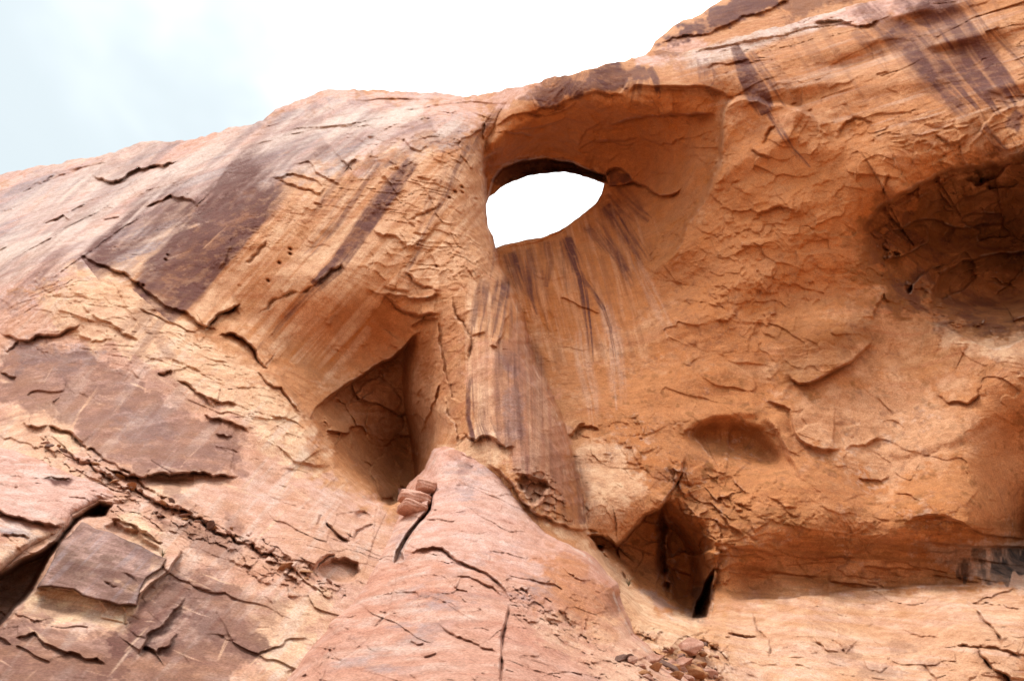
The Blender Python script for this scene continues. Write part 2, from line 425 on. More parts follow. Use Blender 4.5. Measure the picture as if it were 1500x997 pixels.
def build(F, keep, SDm, name, mat, parent=None, parts=None, thick=True, label=None):
    """parts: integer array of part index per grid point + names"""
    H, W = F.X.shape
    idx = np.arange(H * W).reshape(H, W)
    x, y, z = world(F.X, F.Y, F.D)
    V = np.stack([x, np.broadcast_to(y, x.shape), z], -1).reshape(-1, 3).astype(np.float64)
    fk = keep[:-1, :-1] & keep[1:, :-1] & keep[:-1, 1:] & keep[1:, 1:]
    q = np.stack([idx[:-1, :-1], idx[1:, :-1], idx[1:, 1:], idx[:-1, 1:]], -1)[fk]     # faces towards the viewer
    names = sorted(F.M)
    A = {k: F.M[k].reshape(-1) for k in names}
    # boundary edges -> skirt
    e = np.concatenate([q[:, [0, 1]], q[:, [1, 2]], q[:, [2, 3]], q[:, [3, 0]]])
    key = e[:, 0].astype(np.int64) * (H * W) + e[:, 1]
    rev = e[:, 1].astype(np.int64) * (H * W) + e[:, 0]
    b = e[~np.isin(key, rev)]
    extraV = []; extraF = []; extraA = {k: [] for k in names}
    if thick and len(b):
        bv = np.unique(b)
        m = np.full(H * W, -1); m[bv] = np.arange(len(bv))
        gy, gx = np.gradient(SDm.astype(np.float64)); nn = np.hypot(gx, gy)
        iy, ix = bv // W, bv % W
        # inward direction from the number of kept neighbours (smoothed)
        k = keep.astype(np.float32)
        for _ in range(4):
            k2 = k.copy(); k2[1:-1, 1:-1] = (k[:-2, 1:-1] + k[2:, 1:-1] + k[1:-1, :-2] + k[1:-1, 2:] + 2 * k[1:-1, 1:-1]) / 6; k = k2
        ky, kx = np.gradient(k); l = np.hypot(kx, ky) + 1e-6
        nx = (kx / l)[iy, ix]; ny = (ky / l)[iy, ix]
        edge = (iy == 0) | (iy == H - 1) | (ix == 0) | (ix == W - 1)
        nx[edge] = 0; ny[edge] = 0
        px, py, D = F.X.reshape(-1)[bv], F.Y.reshape(-1)[bv], F.D.reshape(-1)[bv]
        prev = bv; base = H * W
        for (rx, ry_, rz) in skirt_rings(px, py, D, nx, ny):
            ring = np.stack([rx, ry_, rz], -1)
            bot = iy == H - 1
            ring[bot] = V[bv[bot]]; ring[bot, 2] = V[bv[bot], 2] - 0.8 * (len(extraV) + 1)
            extraV.append(ring)
            cur = base + np.arange(len(bv)); base += len(bv)
            a0, a1 = b[:, 0], b[:, 1]
            p0 = prev[m[a0]]; p1 = prev[m[a1]]
            extraF.append(np.stack([p1, p0, cur[m[a0]], cur[m[a1]]], -1))
            for kk in names: extraA[kk].append(A[kk][bv])
            prev = cur
    V = np.concatenate([V] + extraV) if extraV else V
    Q = np.concatenate([q] + extraF) if extraF else q
    A = {k: np.concatenate([A[k]] + extraA[k]) for k in names}
    # smooth normals over the whole thing, so parts meet without a seam
    a = V[Q[:, 0]]; n = np.cross(V[Q[:, 2]] - a, V[Q[:, 3]] - V[Q[:, 1]])
    N = np.zeros_like(V)
    for i in range(4):
        for c in range(3):
            N[:, c] += np.bincount(Q[:, i], n[:, c], minlength=len(V))
    N /= np.linalg.norm(N, axis=1)[:, None] + 1e-12
    if parts is None:
        fp = np.zeros(len(Q), int); pn = [name]
    else:
        pa, pn = parts
        pv = pa.reshape(-1)
        fp = np.concatenate([pv[q[:, 0]]] + [pv[b[:, 0]]] * len(extraF)) if extraF else pv[q[:, 0]]
    objs = []
    for i, nm in enumerate(pn):
        f = Q[fp == i]
        if not len(f): continue
        u, inv = np.unique(f, return_inverse=True)
        objs.append(mesh_from(nm, V[u], inv.reshape(-1, 4), mat, {k: A[k][u] for k in names}, N[u], parent))
    return objs

# ------------------------------------------------------------------ the cliff
STEP = 1.2 * (globals().get('COARSE', 1))
C = Field(spaced(-24, 1524, STEP, -420, 1920), spaced(-24, 1020, STEP, -260, 1380))
Lf = tps(LEFT)(C.X, C.Y); Rt = tps(RIGHT)(C.X, C.Y)
leftpoly = [p[:2] for p in EDGE] + [(-900, 1300), (-900, -300)]
esd, (dummy, ew) = full_sd(C, EDGE, leftpoly, 100)
ew = np.where(np.abs(esd) < 100, np.maximum(ew, 2.2), 90)
k = sst(-1, 1, esd / ew)
curl = 74.0
c01 = np.clip(esd / curl, 0, 1)
roll = np.where(esd > 0, 1 - np.sqrt(1 - (1 - c01) ** 2), 1) * sst(50, 8, ew)
C.D = (Lf + 4.6 * roll) * k + Rt * (1 - k)
keep, SDm = cut(C, [SKY, EYE], STEP)

# ------------------------------------------------------------------ texture of the rock surface, in metres
def rock_detail(F, amp=1.0, flake=1.0, bed=1.0, tilt=0.12, off=0.0, flakemask=None):
    p = world(F.X, F.Y, F.D)
    p = [np.asarray(a, np.float32) + 0 * F.X for a in p]
    w1 = fbm(p, 5, o=3, off=off)
    w2 = fbm(p, 1.9, o=3, off=off + 9)
    big = fbm(p, 7, 7, 4, o=4, off=off + 3)
    F.D = F.D - amp * (0.30 * big + 0.10 * w2)
    q = (p[0] + w2 * 0.5, p[1] + w1 * 0.5, p[2] + tilt * p[0] + w1 * 0.7)
    # thin shells that have spalled off: a stepped noise with sharp broken edges
    def terraces(f, k, sharp=0.86):
        t = f * k; fl = np.floor(t); fr = t - fl
        return (fl + sst(sharp, 1, fr) - t) / k
    f1 = fbm(q, 4.6, 4.6, 2.0, o=5, g=0.5, off=off + 21)
    f2 = fbm(q, 1.7, 1.7, 0.8, o=4, g=0.52, off=off + 33)
    m1 = sst(-0.25, 0.3, fbm(p, 9, o=2, off=off + 40)) * 0.75 + 0.25
    m2 = sst(-0.1, 0.35, fbm(p, 4, o=3, off=off + 50))
    if flakemask is not None: m1 = m1 * flakemask; m2 = m2 * flakemask
    F.D = F.D + flake * (0.62 * m1 * terraces(f1, 4.0, 0.8) + 0.36 * m2 * terraces(f2, 4.0, 0.8))
    # bedding
    b = fbm(q, 14, 14, 0.42, o=3, g=0.6, off=off + 60)
    b2 = fbm(q, 9, 9, 0.16, o=2, off=off + 70)
    mb = sst(0.0, 0.5, fbm(p, 6, o=2, off=off + 80))
    F.D = F.D + bed * (1.0 if flakemask is None else 0.35 + 0.65 * flakemask) * (0.06 * b * (0.12 + mb) + 0.022 * b2 * mb)
    F.D = F.D + amp * 0.034 * fbm(p, 0.6, o=4, g=0.6, off=off + 90)
    return p

def plates(F, size, aspect=0.5, ang=20.0, off=0.1, tilt=0.25, gap=0.05, seed=1, poly=None, soft=20, cover=0.6, warp=0.35):
    """broken facets: every cell has its own height and slant"""
    if poly is None: W = (slice(None), slice(None)); pm = 1.0
    else:
        xs = [p[0] for p in poly]; ys = [p[1] for p in poly]
        W = F.win(min(xs) - soft, min(ys) - soft, max(xs) + soft, max(ys) + soft)
        keepM = F.M; F.M = {}; F.paint('z', poly, 1.0, soft, seed); pm = F.M['z'][W]; F.M = keepM
    X = F.X[W]; Y = F.Y[W]
    c, q = math.cos(math.radians(ang)), math.sin(math.radians(ang))
    u = (X * c + Y * q) / size; v = (-X * q + Y * c) / (size * aspect)
    n1 = vnoise(u * 1.3 + seed, v * 1.3, 3.1) - 0.5; n2 = vnoise(u * 1.3, v * 1.3 + seed, 9.4) - 0.5
    n3 = vnoise(u * 4.1 + seed, v * 4.1, 5.1) - 0.5; n4 = vnoise(u * 4.1, v * 4.1 + seed, 7.4) - 0.5
    u = u + n1 * warp * 2 + n3 * warp * 0.45; v = v + n2 * warp * 2 + n4 * warp * 0.45
    iu = np.floor(u).astype(int); iv = np.floor(v).astype(int)
    R = np.random.RandomState(seed).rand(64, 64, 6).astype(np.float32)
    b1 = np.full(u.shape, 9.0, np.float32); b2 = b1.copy(); H = np.zeros_like(b1); G = np.zeros_like(b1)
    for a in (-1, 0, 1):
        for b in (-1, 0, 1):
            r = R[(iu + a) & 63, (iv + b) & 63]
            cu = iu + a + 0.15 + 0.7 * r[..., 0]; cv = iv + b + 0.15 + 0.7 * r[..., 1]
            d = (u - cu) ** 2 + (v - cv) ** 2
            m = d < b1
            b2 = np.where(m, b1, np.minimum(b2, d))
            h = (r[..., 2] - 0.5) * off * 2 + ((r[..., 3] - 0.5) * (u - cu) + (r[..., 4] - 0.7) * (v - cv) * 1.2) * tilt
            H = np.where(m, h, H); G = np.where(m, r[..., 5], G); b1 = np.where(m, d, b1)
    e = np.sqrt(b2) - np.sqrt(b1)
    on = sst(1 - cover - 0.15, 1 - cover + 0.15, G)
    F.D[W] += pm * on * (H * sst(0, 0.06, e) + 0.2 * gap * np.exp(-(e / 0.045) ** 2) * sst(0.4, 0.7, vnoise(u * 1.7, v * 1.7, 2.2)))
def scatter(F, poly, n, ang, spread, ln, amp, seed, wp=9, wr=5, curve=0.14, rough=0.2, ar=0.4, crackp=0.2):
    rng = random.Random(seed)
    xs = [p[0] for p in poly]; ys = [p[1] for p in poly]
    k = 0; tries = 0
    while k < n and tries < n * 20:
        tries += 1
        x = rng.uniform(min(xs), max(xs)); y = rng.uniform(min(ys), max(ys))
        if not inpoly(np.array([x]), np.array([y]), poly)[0]: continue
        k += 1
        L = 0.75 * ln * math.exp(rng.gauss(0, 0.75)); a = math.radians(ang(x, y) if callable(ang) else ang) + rng.gauss(0, math.radians(spread))
        c, s_ = math.cos(a), math.sin(a); cv = rng.gauss(0.1, curve) * L
        pts = []
        for t in (-0.5, -0.2, 0.15, 0.5):
            o = cv * (0.25 - t * t) * 2
            pts.append((x + c * t * L - s_ * o, y + s_ * t * L + c * o))
        if rng.random() < 0.5 and not callable(ang): pass
        if rng.random() < crackp:
            F.crack(pts, depth=amp * rng.uniform(0.15, 0.6), width=rng.uniform(1.0, 1.8), seed=seed + k, rough=rough)
        else:
            F.ledge(pts, 0.5 * amp * math.exp(rng.gauss(0, 0.65)), wp=wp * rng.uniform(1.0, 3.0), wr=wr * rng.uniform(0.6, 1.4), ar=0.18, seed=seed + k, rough=rough, soft=1.3, taper=0.3)

def notch(F, pts, amp=0.8, wp=16, wr=9, seed=1, cr=0.5, rough=0.14, ar=0.45):
    F.ledge(pts, amp * 0.85, wp=wp, wr=wr, ar=ar, seed=seed, rough=rough, soft=1.5)
    F.crack([(p[0], p[1]) for p in pts], depth=amp * cr * 0.55, width=1.5, seed=seed, rough=rough)

# smooth shells and spalled zones
fm = np.ones(C.X.shape, np.float32) * 0.75
C.M['fm'] = fm
C.paint('fm', [(330,380),(560,300),(600,420),(590,500),(480,580),(400,520),(330,480)], -0.75, 25)
C.paint('fm', [(1180,60),(1500,-60),(1500,170),(1380,190),(1200,160)], -0.55, 30)
C.paint('fm', [(800,165),(1040,150),(1050,260),(940,280),(820,235)], -0.5, 15)
C.paint('fm', [(1060,170),(1260,190),(1420,250),(1290,320),(1210,450),(1000,470),(1010,330)], -0.6, 30)
C.paint('fm', [(770,400),(1000,380),(1300,420),(1480,560),(1480,760),(1000,760),(880,740),(800,560)], -0.5, 30)
C.paint('fm', [(1090,460),(1300,440),(1480,560),(1440,760),(1100,720),(1000,560)], -0.4, 40)
C.paint('fm', [(0,520),(150,515),(360,640),(350,700),(200,690),(60,620)], -0.6, 15)
C.paint('fm', [(690,400),(760,440),(800,560),(850,760),(780,740),(690,640)], -0.9, 14)
C.paint('fm', [(735,370),(885,290),(960,330),(950,500),(800,520)], -0.6, 14)
flm = C.M.pop('fm')
P0 = rock_detail(C, 1.0, 1.0, 0.8, flakemask=flm)
smooth_face = [(300,300),(560,300),(600,420),(590,500),(480,580),(400,520),(250,440)]
_p = [np.asarray(a, np.float32) + 0 * C.X for a in world(C.X, C.Y, C.D)]
_m = sst(1000, 1100, C.X + 0.3 * C.Y) * (1 - sst(830, 870, C.Y))
C.D = C.D + _m * 0.9 * fbm(_p, 6.5, 6.5, 3.6, o=2, g=0.4, off=77)
plates(C, 70, 0.4, -22, 0.05, 0.16, 0.03, 1, [(-420,600),(-420,350),(0,250),(400,150),(700,140),(690,230),(400,250),(230,340),(0,450)], 20, 0.6)
plates(C, 95, 0.5, 24, 0.07, 0.34, 0.06, 2, [(-420,1300),(-420,450),(110,380),(320,500),(440,600),(560,760),(700,900),(600,1300)], 14, 0.55)
plates(C, 26, 0.6, 28, 0.04, 0.10, 0.02, 3, [(0,440),(110,390),(320,510),(440,600),(520,740),(400,700),(240,560),(60,500)], 14, 0.5)
plates(C, 34, 0.7, 60, 0.07, 0.25, 0.04, 4, [(540,230),(700,200),(710,400),(650,480),(680,640),(600,560),(590,440),(530,380)], 14, 0.6)
plates(C, 15, 0.7, 30, 0.12, 0.25, 0.1, 5, [(40,640),(130,660),(200,700),(330,765),(470,835),(510,870),(440,870),(300,800),(180,745),(60,680)], 6, 0.75)
plates(C, 34, 0.7, 40, 0.10, 0.35, 0.04, 6, [(470,560),(600,500),(650,600),(640,700),(560,740),(480,640)], 14, 0.7)
plates(C, 120, 0.35, -18, 0.04, 0.20, 0.02, 7, [(980,80),(1240,15),(1500,-60),(1950,-160),(1950,200),(1420,230),(1230,200),(1080,150)], 16, 0.6)
plates(C, 38, 0.7, 10, 0.06, 0.20, 0.02, 8, [(1060,170),(1230,190),(1420,240),(1300,320),(1210,450),(1060,480),(980,430),(1040,280)], 14, 0.65, 0.45)
plates(C, 18, 0.7, 0, 0.035, 0.09, 0.02, 9, [(1010,320),(1190,300),(1200,450),(1060,480),(990,430)], 14, 0.65, 0.5)
plates(C, 55, 0.6, 20, 0.06, 0.22, 0.02, 10, [(780,400),(1000,420),(1300,470),(1950,540),(1950,800),(1050,740),(860,740)], 20, 0.5, 0.45)
plates(C, 70, 0.3, 2, 0.10, 0.35, 0.03, 11, [(1040,745),(1330,770),(1950,800),(1950,850),(1330,850),(1060,872)], 8, 0.7)
plates(C, 100, 0.45, 10, 0.08, 0.30, 0.10, 12, [(960,915),(1040,905),(1100,885),(1330,866),(1950,880),(1950,1350),(960,1350)], 6, 0.6)
plates(C, 30, 0.6, 20, 0.2, 0.45, 0.10, 13, [(985,690),(1060,680),(1110,740),(1060,800),(1000,770)], 8, 0.8)
plates(C, 16, 0.7, 30, 0.22, 0.35, 0.15, 14, [(900,920),(1000,925),(1060,950),(1050,1100),(900,1100)], 8, 0.8)
plates(C, 60, 0.6, -25, 0.5, 1.3, 0.05, 15, [(1290,310),(1400,265),(1950,230),(1950,480),(1400,470),(1300,400)], 14, 0.6)
plates(C, 60, 0.35, -8, 0.05, 0.25, 0.02, 16, [(700,220),(760,165),(1050,150),(1050,260),(900,245),(720,250)], 10, 0.6)
plates(C, 26, 0.9, 90, 0.05, 0.18, 0.03, 17, [(850,620),(990,600),(1000,700),(940,770),(860,760)], 10, 0.6)

# --- upper left slab
notch(C, [(132,258),(150,262),(167,268),(180,262),(187,255),(203,246),(230,243),(260,237)], 1.5, 22, 11, 5, 0.7)
notch(C, [(211,305),(232,295),(250,286),(268,289),(283,295),(293,305)], 1.1, 18, 12, 6, 0.5)
C.ledge([(77,323),(92,315),(104,322)], 0.5, 8, 5, seed=7)
C.ledge([(150,322),(176,318)], 0.4, 8, 5, seed=8)
C.ledge([(395,262),(420,255),(455,262),(478,275)], 0.5, 14, 8, seed=9)
notch(C, [(403,262),(425,270),(447,278),(467,284),(480,274)], 0.5, 10, 8, 10)
C.ledge([(430,238),(452,236),(480,262),(500,275)], 0.4, 10, 8, seed=11)
notch(C, [(498,233),(510,243),(524,232)], 0.8, 7, 6, 12)
C.ledge([(590,200),(600,215),(617,221),(630,212)], 0.4, 9, 6, seed=13)
C.ledge([(655,208),(672,209),(695,196),(710,180),(705,215)], 0.5, 9, 8, seed=14)
for i, (a, b) in enumerate([((0,360),(260,240)), ((0,395),(190,285)), ((0,300),(140,240)), ((260,240),(620,160)), ((300,225),(470,160)), ((480,150),(690,150)), ((330,205),(560,182)), ((60,420),(240,300)), ((560,165),(760,150)), ((20,280),(200,225))]):
    m = ((a[0]+b[0])/2, (a[1]+b[1])/2 - 6)
    C.ledge([a, m, b], 0.3, 16, 12, seed=20+i, rough=0.04, taper=0.3)
slabpoly = [(-60,270),(210,205),(400,165),(480,135),(690,145),(700,190),(560,230),(380,240),(250,300),(110,370),(-60,420)]
scatter(C, slabpoly, 120, lambda x, y: -25 + (x > 300) * 12 + (x > 480) * 14, 8, 46, 0.16, 100, 9, 5)
scatter(C, [(480,200),(700,180),(690,240),(600,260),(500,250)], 50, 35, 25, 18, 0.15, 900, 7, 5)

# --- left face and crease
notch(C, [(108,370),(125,376),(160,392),(188,404),(215,428),(240,447),(265,456),(300,478),(322,490)], 0.7, 26, 14, 30, 0.4)
notch(C, [(296,483),(312,470),(324,459),(338,455),(351,446)], 1.0, 12, 8, 31, 1.1)
notch(C, [(318,492),(335,489),(350,495),(362,503),(375,520),(392,540)], 1.1, 14, 12, 32, 0.7)
corner = np.array([(597,498,0),(591,520,0),(590,560,0),(593,600,0),(600,640,0),(607,680,0),(610,716,0),(606,735,0)], float)
W_, D_, SD_, T_, E_ = C.line(corner, 190)
KM = C.M; C.M = {}; C.paint('z', [(606,492),(590,511),(572,527),(548,538),(503,567),(462,598),(440,640),(480,690),(525,730),(572,741),(596,731),(610,716),(636,693),(650,662),(655,620),(655,560),(648,500),(645,466),(622,482)], 1.0, 1.6, 401, 0.05); zz = C.M['z'][W_].copy(); C.M = KM
for ln_, wd_ in (([(622,482),(645,466),(648,500),(655,560),(655,620),(650,662),(636,693)], 30), ([(440,560),(440,640),(480,690),(525,730)], 52)):
    r_ = C.line(np.array([(a, b, 0) for a, b in ln_], float), 120)
    q_ = np.full(C.X.shape, 120, np.float32); q_[r_[0]] = np.minimum(r_[1], 120); zz = zz * sst(0, wd_, q_[W_])
D_ = np.minimum(D_, 300)
C.D[W_] += zz * ((0.9 + 6.4 * sst(-0.2, 0.7, T_)) * np.where(SD_ > 0, 0.12 * np.exp(-D_ / 30) + 0.88 * np.exp(-D_ / 17), 0.35 * np.exp(-D_ / 110) + 0.65 * np.exp(-(D_ / 66) ** 1.4)) + 0.25)
plates(C, 46, 0.8, 50, 0.18, 0.9, 0.0, 402, [(600,500),(548,540),(470,600),(500,680),(572,738),(610,710),(600,600)], 5, 0.85)
C.ledge([(640,684),(633,692),(608,715),(592,728),(572,739),(548,732)], 2.0, 26, 14, ar=0.3, soft=2.5, seed=402, rough=0.05, taper=0.1)
C.ledge([(580,742),(545,732),(510,700),(488,668),(468,640),(448,606),(430,580),(410,545),(392,528),(370,510)], 1.0, 50, 24, ar=0.3, soft=6, seed=33)
notch(C, [(372,542),(390,560),(412,568),(425,586),(440,604)], 0.5, 8, 6, 34)
notch(C, [(462,418),(478,403),(490,395),(503,386)], 0.7, 10, 6, 35)
C.crack([(462,418),(430,428),(400,440),(380,458)], 0.25, 1.6, seed=36)
C.crack([(358,386),(380,365),(392,352)], 0.2, 1.6, seed=37)
C.ledge([(603,494),(590,512),(575,526),(548,536),(500,568),(470,600)][::-1], 0.9, 30, 12, seed=38, rough=0.06)
notch(C, [(560,432),(578,447),(594,458),(620,463),(644,461)], 0.9, 18, 10, 39, 0.3)
C.ledge([(535,425),(570,430),(600,438),(650,430)], 0.4, 12, 9, seed=40)
C.ledge([(600,480),(615,470),(643,468)], 0.5, 12, 8, seed=41)
C.ledge([(507,602),(520,578),(533,563),(557,551),(572,563),(580,575),(588,590),(577,602),(560,598),(550,590)][::-1], 0.35, 12, 8, seed=43)
C.ledge([(677,590),(662,582),(657,560),(648,525),(644,490),(643,465)], 0.6, 14, 9, seed=44)
C.ledge([(672,655),(668,620),(655,600),(650,575)], 0.5, 14, 10, seed=45)
C.ledge([(616,640),(626,610),(640,575),(648,560)], 0.5, 9, 12, seed=46)
C.ledge([(600,620),(612,575),(622,560)], 0.35, 10, 9, seed=47)
notch(C, [(663,436),(667,462),(678,472),(684,486),(690,500),(686,530)][::-1], 0.5, 10, 5, 48, 0.7)
notch(C, [(593,396),(605,412),(620,421),(647,427)], 0.4, 12, 6, 49, 0.7)
notch(C, [(560,420),(580,424),(600,426)], 0.3, 9, 6, 50)
notch(C, [(598,323),(615,314),(630,308),(648,296)], 0.3, 12, 7, 51, 0.7)
C.ledge([(545,335),(560,345),(585,350),(600,370)], 0.3, 12, 7, seed=52)
for x, y in [(658,290),(666,281),(676,274),(677,282),(697,292),(246,374),(243,381),(210,418),(425,365),(409,385),(393,411),(425,372),(640,390)]:
    C.bump(x, y, 2.8, 1.8, 30, -0.4)
notch(C, [(678,634),(688,642),(697,646),(707,638),(717,639),(727,644),(734,652),(741,657),(755,655)], 0.75, 14, 12, 53, 0.6)
notch(C, [(691,492),(703,488),(712,486)], 0.4, 12, 6, 54)
C.ledge([(715,505),(728,508),(737,490),(740,470),(748,458)], 0.4, 10, 6, seed=55)
C.crack([(695,205),(705,235),(700,265)], 0.2, 2, seed=57)
C.crack([(770,165),(800,168),(832,152)], 0.2, 2, seed=58)
# the pillar's skirt over the buttress
notch(C, [(713,680),(735,694),(750,708),(760,728),(775,742),(792,756),(820,768),(850,776),(880,781)], 0.8, 26, 12, 59, 0.2)
C.pit([(752,702),(763,693),(778,694),(790,699),(803,703),(806,716),(796,730),(783,741),(770,728),(758,716)], 0.75, 7, 60, 0.22)
plates(C, 12, 0.7, 20, 0.18, 0.4, 0.1, 61, [(745,690),(810,700),(850,770),(790,755)], 5, 0.8)
C.ledge([(840,640),(846,625),(858,618)], 0.5, 12, 10, seed=62)
notch(C, [(833,645),(840,632),(852,625),(866,624),(878,632)], 0.5, 12, 12, 63, 0.6)
# grain of the left face follows its fall line
scatter(C, [(250,440),(410,250),(600,240),(690,230),(710,400),(640,440),(560,430),(400,500)], 70, 20, 45, 24, 0.11, 1200, 9, 5)
scatter(C, [(600,250),(700,240),(705,420),(600,420)], 70, 70, 40, 20, 0.13, 1400, 8, 5)
scatter(C, [(470,470),(590,470),(640,640),(560,720),(500,650)], 40, -20, 40, 30, 0.16, 1500, 9, 6)

# --- lower left slope
lowpoly = [(-60,420),(110,375),(250,460),(320,500),(400,560),(470,660),(520,740),(560,770),(500,860),(400,1010),(-60,1010)]
scatter(C, lowpoly, 110, lambda x, y: 22, 22, 30, 0.14, 1600, 9, 5)
scatter(C, [(120,380),(240,460),(330,510),(420,600),(470,680),(380,640),(240,540),(60,460)], 45, 35, 30, 22, 0.14, 2000, 8, 5)
notch(C, [(0,488),(18,494),(40,500),(67,493),(95,487),(118,475)], 0.8, 20, 9, 70, 0.6)
notch(C, [(8,516),(20,508),(28,500)], 0.5, 8, 6, 71)
notch(C, [(258,558),(280,568),(300,580),(317,598)], 0.6, 14, 8, 72, 0.6)
notch(C, [(300,580),(325,590),(347,592)], 0.5, 10, 7, 73, 0.6)
notch(C, [(296,606),(325,615),(345,622),(364,634)], 0.6, 14, 8, 74, 0.4)
notch(C, [(230,546),(253,543)], 0.4, 9, 6, 75, 0.6)
notch(C, [(0,545),(12,551),(24,553)], 0.6, 12, 7, 76, 0.8)
notch(C, [(130,458),(160,472),(180,490),(205,505)], 0.35, 10, 6, 77, 0.4)
notch(C, [(60,600),(75,590),(85,600),(90,615)][::-1], 0.4, 12, 8, 78, 0.3)
notch(C, [(70,622),(82,628),(98,632),(112,642),(120,652)], 0.8, 16, 14, 79, 0.4)
notch(C, [(145,683),(165,690),(187,698),(210,700),(235,693),(262,694),(283,691),(310,697),(335,698),(352,696)], 1.1, 22, 15, 80, 0.3)
C.bump(248, 704, 36, 9, 0, -0.7)
notch(C, [(62,640),(95,655),(130,675),(160,700),(192,716),(228,735),(262,748),(300,768),(335,782),(378,808),(420,830),(455,845)], 0.55, 10, 9, 81, 0.9, rough=0.22)
notch(C, [(85,632),(120,652),(150,672),(185,690),(210,712),(240,722)], 0.4, 8, 6, 82, 0.7, rough=0.22)
scatter(C, [(60,640),(130,665),(200,705),(320,760),(460,835),(500,870),(440,860),(300,785),(180,735),(80,670)], 110, 30, 35, 13, 0.28, 2300, 5, 4, rough=0.25)
notch(C, [(225,737),(250,742),(270,746),(285,755)], 0.5, 18, 7, 83)
notch(C, [(477,763),(487,775),(500,787),(512,792)], 0.8, 10, 7, 84, 0.9)
notch(C, [(464,768),(470,752)], 0.4, 8, 6, 85)
notch(C, [(516,790),(522,778),(535,770),(548,768)], 0.5, 12, 8, 86, 0.5)
C.pit([(518,750),(535,745),(548,760),(535,770),(522,765)], 0.5, 6, 87)
notch(C, [(458,836),(466,824),(478,815),(492,810)], 0.9, 16, 14, 88, 0.6)
C.pit([(460,838),(470,824),(486,816),(505,814),(526,822),(530,838),(520,852),(500,856),(478,850)], 0.8, 7, 89, 0.08)
notch(C, [(195,770),(215,778),(225,790),(240,796)], 0.3, 10, 8, 90)
# rock shells and hollows at the very bottom left
C.ledge([(200,884),(208,868),(225,852),(247,838),(262,815),(268,802)], 0.9, 30, 12, ar=0.3, seed=91, rough=0.06)
C.ledge([(200,960),(215,930),(240,915),(262,888),(272,872)], 0.5, 20, 10, seed=92)
C.ledge([(205,945),(228,955),(250,943),(262,925)], 0.4, 12, 8, seed=93)
C.ledge([(18,930),(50,925),(85,950),(120,962),(160,975)], 0.4, 14, 10, seed=94)
C.bump(60, 880, 90, 26, 14, -0.9)
C.pit([(167,738),(146,733),(128,742),(104,757),(80,790),(0,836),(-160,900),(-160,1010),(0,925),(52,866),(92,795),(122,762),(158,758)], 3.0, 12, 95, 0.05)
notch(C, [(160,758),(178,764),(205,778),(228,790)], 0.5, 10, 18, 96, 0.3)
C.pit([(168,760),(205,775),(235,800),(245,818),(215,812),(165,790),(150,770)], 0.5, 8, 97)

# --- arch span and roof
notch(C, [(777,163),(795,158),(817,156),(832,148),(843,143),(862,138),(883,137),(905,139),(918,140)], 0.6, 18, 14, 110, 0.2)
C.ledge([(918,140),(930,126),(960,128),(1000,128),(1033,128),(1060,137),(1068,150)], 0.7, 22, 16, seed=111, soft=3, rough=0.04)
C.ledge([(928,110),(918,120),(905,138)], 0.3, 9, 7, seed=112)
notch(C, [(889,184),(905,181),(933,173),(965,171),(1000,168),(1030,167),(1052,169)], 0.8, 26, 14, 113, 0.25, rough=0.05)
notch(C, [(870,210),(890,207),(912,207),(935,204)], 0.35, 14, 8, 114, 0.8)
notch(C, [(738,192),(755,196),(780,200)], 0.4, 14, 8, 115, 0.5)
C.ledge([(720,190),(745,172),(775,165),(800,170),(830,160),(850,145)], 0.3, 14, 10, seed=116)
C.ledge([(845,215),(860,190),(880,178)], 0.25, 14, 10, seed=117)
notch(C, [(883,258),(893,250),(910,248),(920,256),(928,266)], 0.7, 12, 9, 118, 0.5)
notch(C, [(887,269),(905,272),(928,268),(945,273),(958,284),(975,287),(1000,274)], 0.7, 12, 9, 119, 0.9)
C.crack([(760,253),(800,246),(850,250),(885,262)], 0.3, 2.0, seed=120, rough=0.04)
C.ledge([(722,262),(735,247),(760,238),(800,234),(840,240),(870,252)], 0.9, 14, 12, seed=121, soft=3, rough=0.05)
C.ledge([(700,240),(712,232),(728,222)], 0.4, 10, 8, seed=122)
scatter(C, [(710,210),(760,170),(860,150),(1030,150),(1050,250),(940,260),(860,235),(740,235)], 55, -8, 25, 26, 0.13, 2600, 10, 7)
C.pit([(712,300),(716,280),(722,260),(735,243),(765,233),(800,229),(840,237),(888,256),(892,270),(868,262),(830,252),(800,254),(752,265)], 2.2, 4, 123, 0.04)
notch(C, [(727,367),(760,360),(790,354),(815,343),(835,330)], 0.35, 7, 6, 124, 0.5, rough=0.05)
# crest and shelf at top right
notch(C, [(1000,82),(1030,72),(1065,66),(1100,60),(1150,52),(1190,40),(1240,34),(1290,28)], 0.35, 12, 9, 130, 0.2, rough=0.05)
notch(C, [(1190,37),(1215,31),(1233,30),(1248,37),(1262,38),(1290,29)], 0.6, 12, 9, 131, 0.5)
notch(C, [(1030,100),(1065,95),(1100,88)], 0.3, 10, 8, 132)
for i in range(0):
    y = 90 + i * 13
    C.ledge([(1080 + 14 * i, y + 10), (1180 + 12 * i, y - 18), (1330 + 10 * i, y - 50)], 0.16, 12, 10, seed=140 + i, rough=0.05, taper=0.3)
scatter(C, [(980,80),(1240,15),(1500,-60),(1500,150),(1380,230),(1200,260),(1080,140)], 70, -20, 10, 45, 0.13, 2700, 11, 6)
C.ledge([(1230,173),(1213,178),(1187,167),(1160,157),(1127,153),(1100,145),(1080,143),(1066,152),(1058,167),(1057,207),(1050,247),(1037,277),(1015,315),(1000,345),(975,380),(950,410)], 0.9, 30, 22, ar=0.35, seed=160, soft=4, rough=0.12)
notch(C, [(1224,205),(1230,190),(1240,178),(1262,173),(1280,180)], 0.3, 10, 7, 161)
notch(C, [(1116,212),(1125,195),(1136,184)], 0.3, 8, 6, 162, 0.9)
